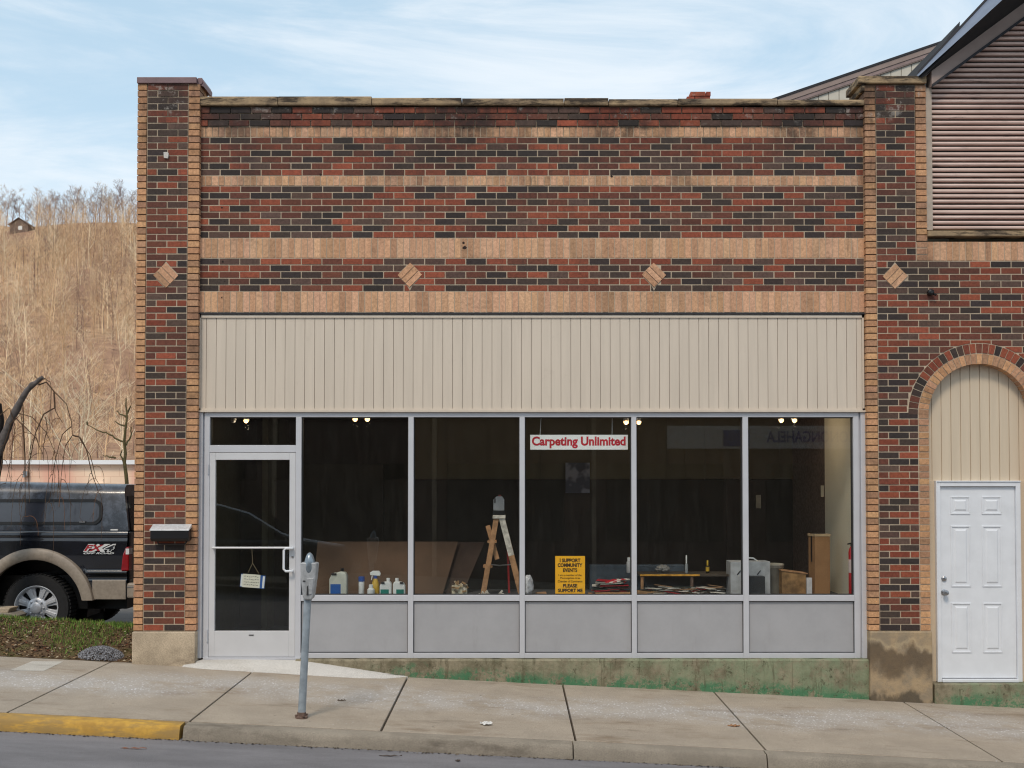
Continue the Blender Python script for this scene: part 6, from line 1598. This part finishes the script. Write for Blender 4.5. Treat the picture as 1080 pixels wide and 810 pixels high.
# ------------------------------------------------------------------ light, sky
SUN_EL, SUN_AZ = R(50), R(200)     # azimuth measured clockwise from +y
w = bpy.data.worlds.new('World'); bpy.context.scene.world = w; w.use_nodes = True
nt = w.node_tree; N_, L_ = nt.nodes, nt.links; bg = N_['Background']
sky = N_.new('ShaderNodeTexSky'); sky.sky_type = 'NISHITA'; sky.sun_disc = False; sky.sun_elevation = SUN_EL; sky.sun_rotation = SUN_AZ; sky.air_density = 1.0; sky.dust_density = 1.2; sky.ozone_density = 1.0
tc = N_.new('ShaderNodeTexCoord'); mp_ = N_.new('ShaderNodeMapping'); mp_.inputs['Scale'].default_value = (1.1, 1.1, 5.5); mp_.inputs['Rotation'].default_value = (0, R(7), R(20)); mp_.inputs['Location'].default_value = (.35, .2, .1); L_.new(tc.outputs['Generated'], mp_.inputs[0])
nz = N_.new('ShaderNodeTexNoise'); nz.inputs['Scale'].default_value = 1.9; nz.inputs['Detail'].default_value = 9; nz.inputs['Roughness'].default_value = .62; nz.inputs['Distortion'].default_value = .9; L_.new(mp_.outputs[0], nz.inputs['Vector'])
mr = N_.new('ShaderNodeMapRange'); mr.interpolation_type = 'SMOOTHSTEP'; mr.inputs[1].default_value = .33; mr.inputs[2].default_value = .66; mr.inputs[3].default_value = .0; mr.inputs[4].default_value = .7; L_.new(nz.outputs['Fac'], mr.inputs[0])
mx = N_.new('ShaderNodeMix'); mx.data_type = 'RGBA'; vl = N_.new('ShaderNodeMix'); vl.data_type = 'RGBA'; vl.inputs[0].default_value = .62; L_.new(sky.outputs[0], vl.inputs[6]); vl.inputs[7].default_value = (4.5, 6.0, 6.9, 1)
sp_ = N_.new('ShaderNodeSeparateXYZ'); L_.new(tc.outputs['Generated'], sp_.inputs[0]); hr = N_.new('ShaderNodeMapRange'); hr.interpolation_type = 'SMOOTHSTEP'
for k_, v_ in zip((1, 2, 3, 4), (.02, .36, .6, 0)): hr.inputs[k_].default_value = v_
L_.new(sp_.outputs[2], hr.inputs[0]); hz_ = N_.new('ShaderNodeMix'); hz_.data_type = 'RGBA'; L_.new(hr.outputs[0], hz_.inputs[0]); L_.new(vl.outputs[2], hz_.inputs[6]); hz_.inputs[7].default_value = (5.4, 6.3, 6.8, 1)
L_.new(mr.outputs[0], mx.inputs[0]); L_.new(hz_.outputs[2], mx.inputs[6]); mx.inputs[7].default_value = (6.4, 6.7, 7.0, 1)
L_.new(mx.outputs[2], bg.inputs['Color']); bg.inputs['Strength'].default_value = .13
sd = bpy.data.lights.new('sun', 'SUN'); sd.energy = 1.5; sd.angle = R(14); sd.color = (1, .86, .70); so = bpy.data.objects.new('sun', sd); C.objects.link(so)
dirv = Vector((math.sin(SUN_AZ) * math.cos(SUN_EL), math.cos(SUN_AZ) * math.cos(SUN_EL), math.sin(SUN_EL)))
so.rotation_euler = dirv.to_track_quat('Z', 'Y').to_euler(); so.location = (0, -5, 20)

# ------------------------------------------------------------------ camera
cd = bpy.data.cameras.new('camera'); cam = bpy.data.objects.new('camera', cd); C.objects.link(cam); bpy.context.scene.camera = cam
cam.location = CAM; cam.rotation_euler = (R(90) + PITCH, 0, 0); cd.sensor_width = 36; cd.lens = F_PX / 1080 * 36; cd.shift_y = SH / 1080; cd.clip_end = 3000; cd.clip_start = .05
sc_ = bpy.context.scene
sc_.view_settings.view_transform = 'Standard'; sc_.view_settings.look = 'None'; sc_.view_settings.gamma = 1; sc_.view_settings.exposure = 0.22
sc_.cycles.max_bounces = 8; sc_.cycles.transparent_max_bounces = 16; sc_.cycles.use_denoising = True
sc_.cycles.filter_width = 1.15
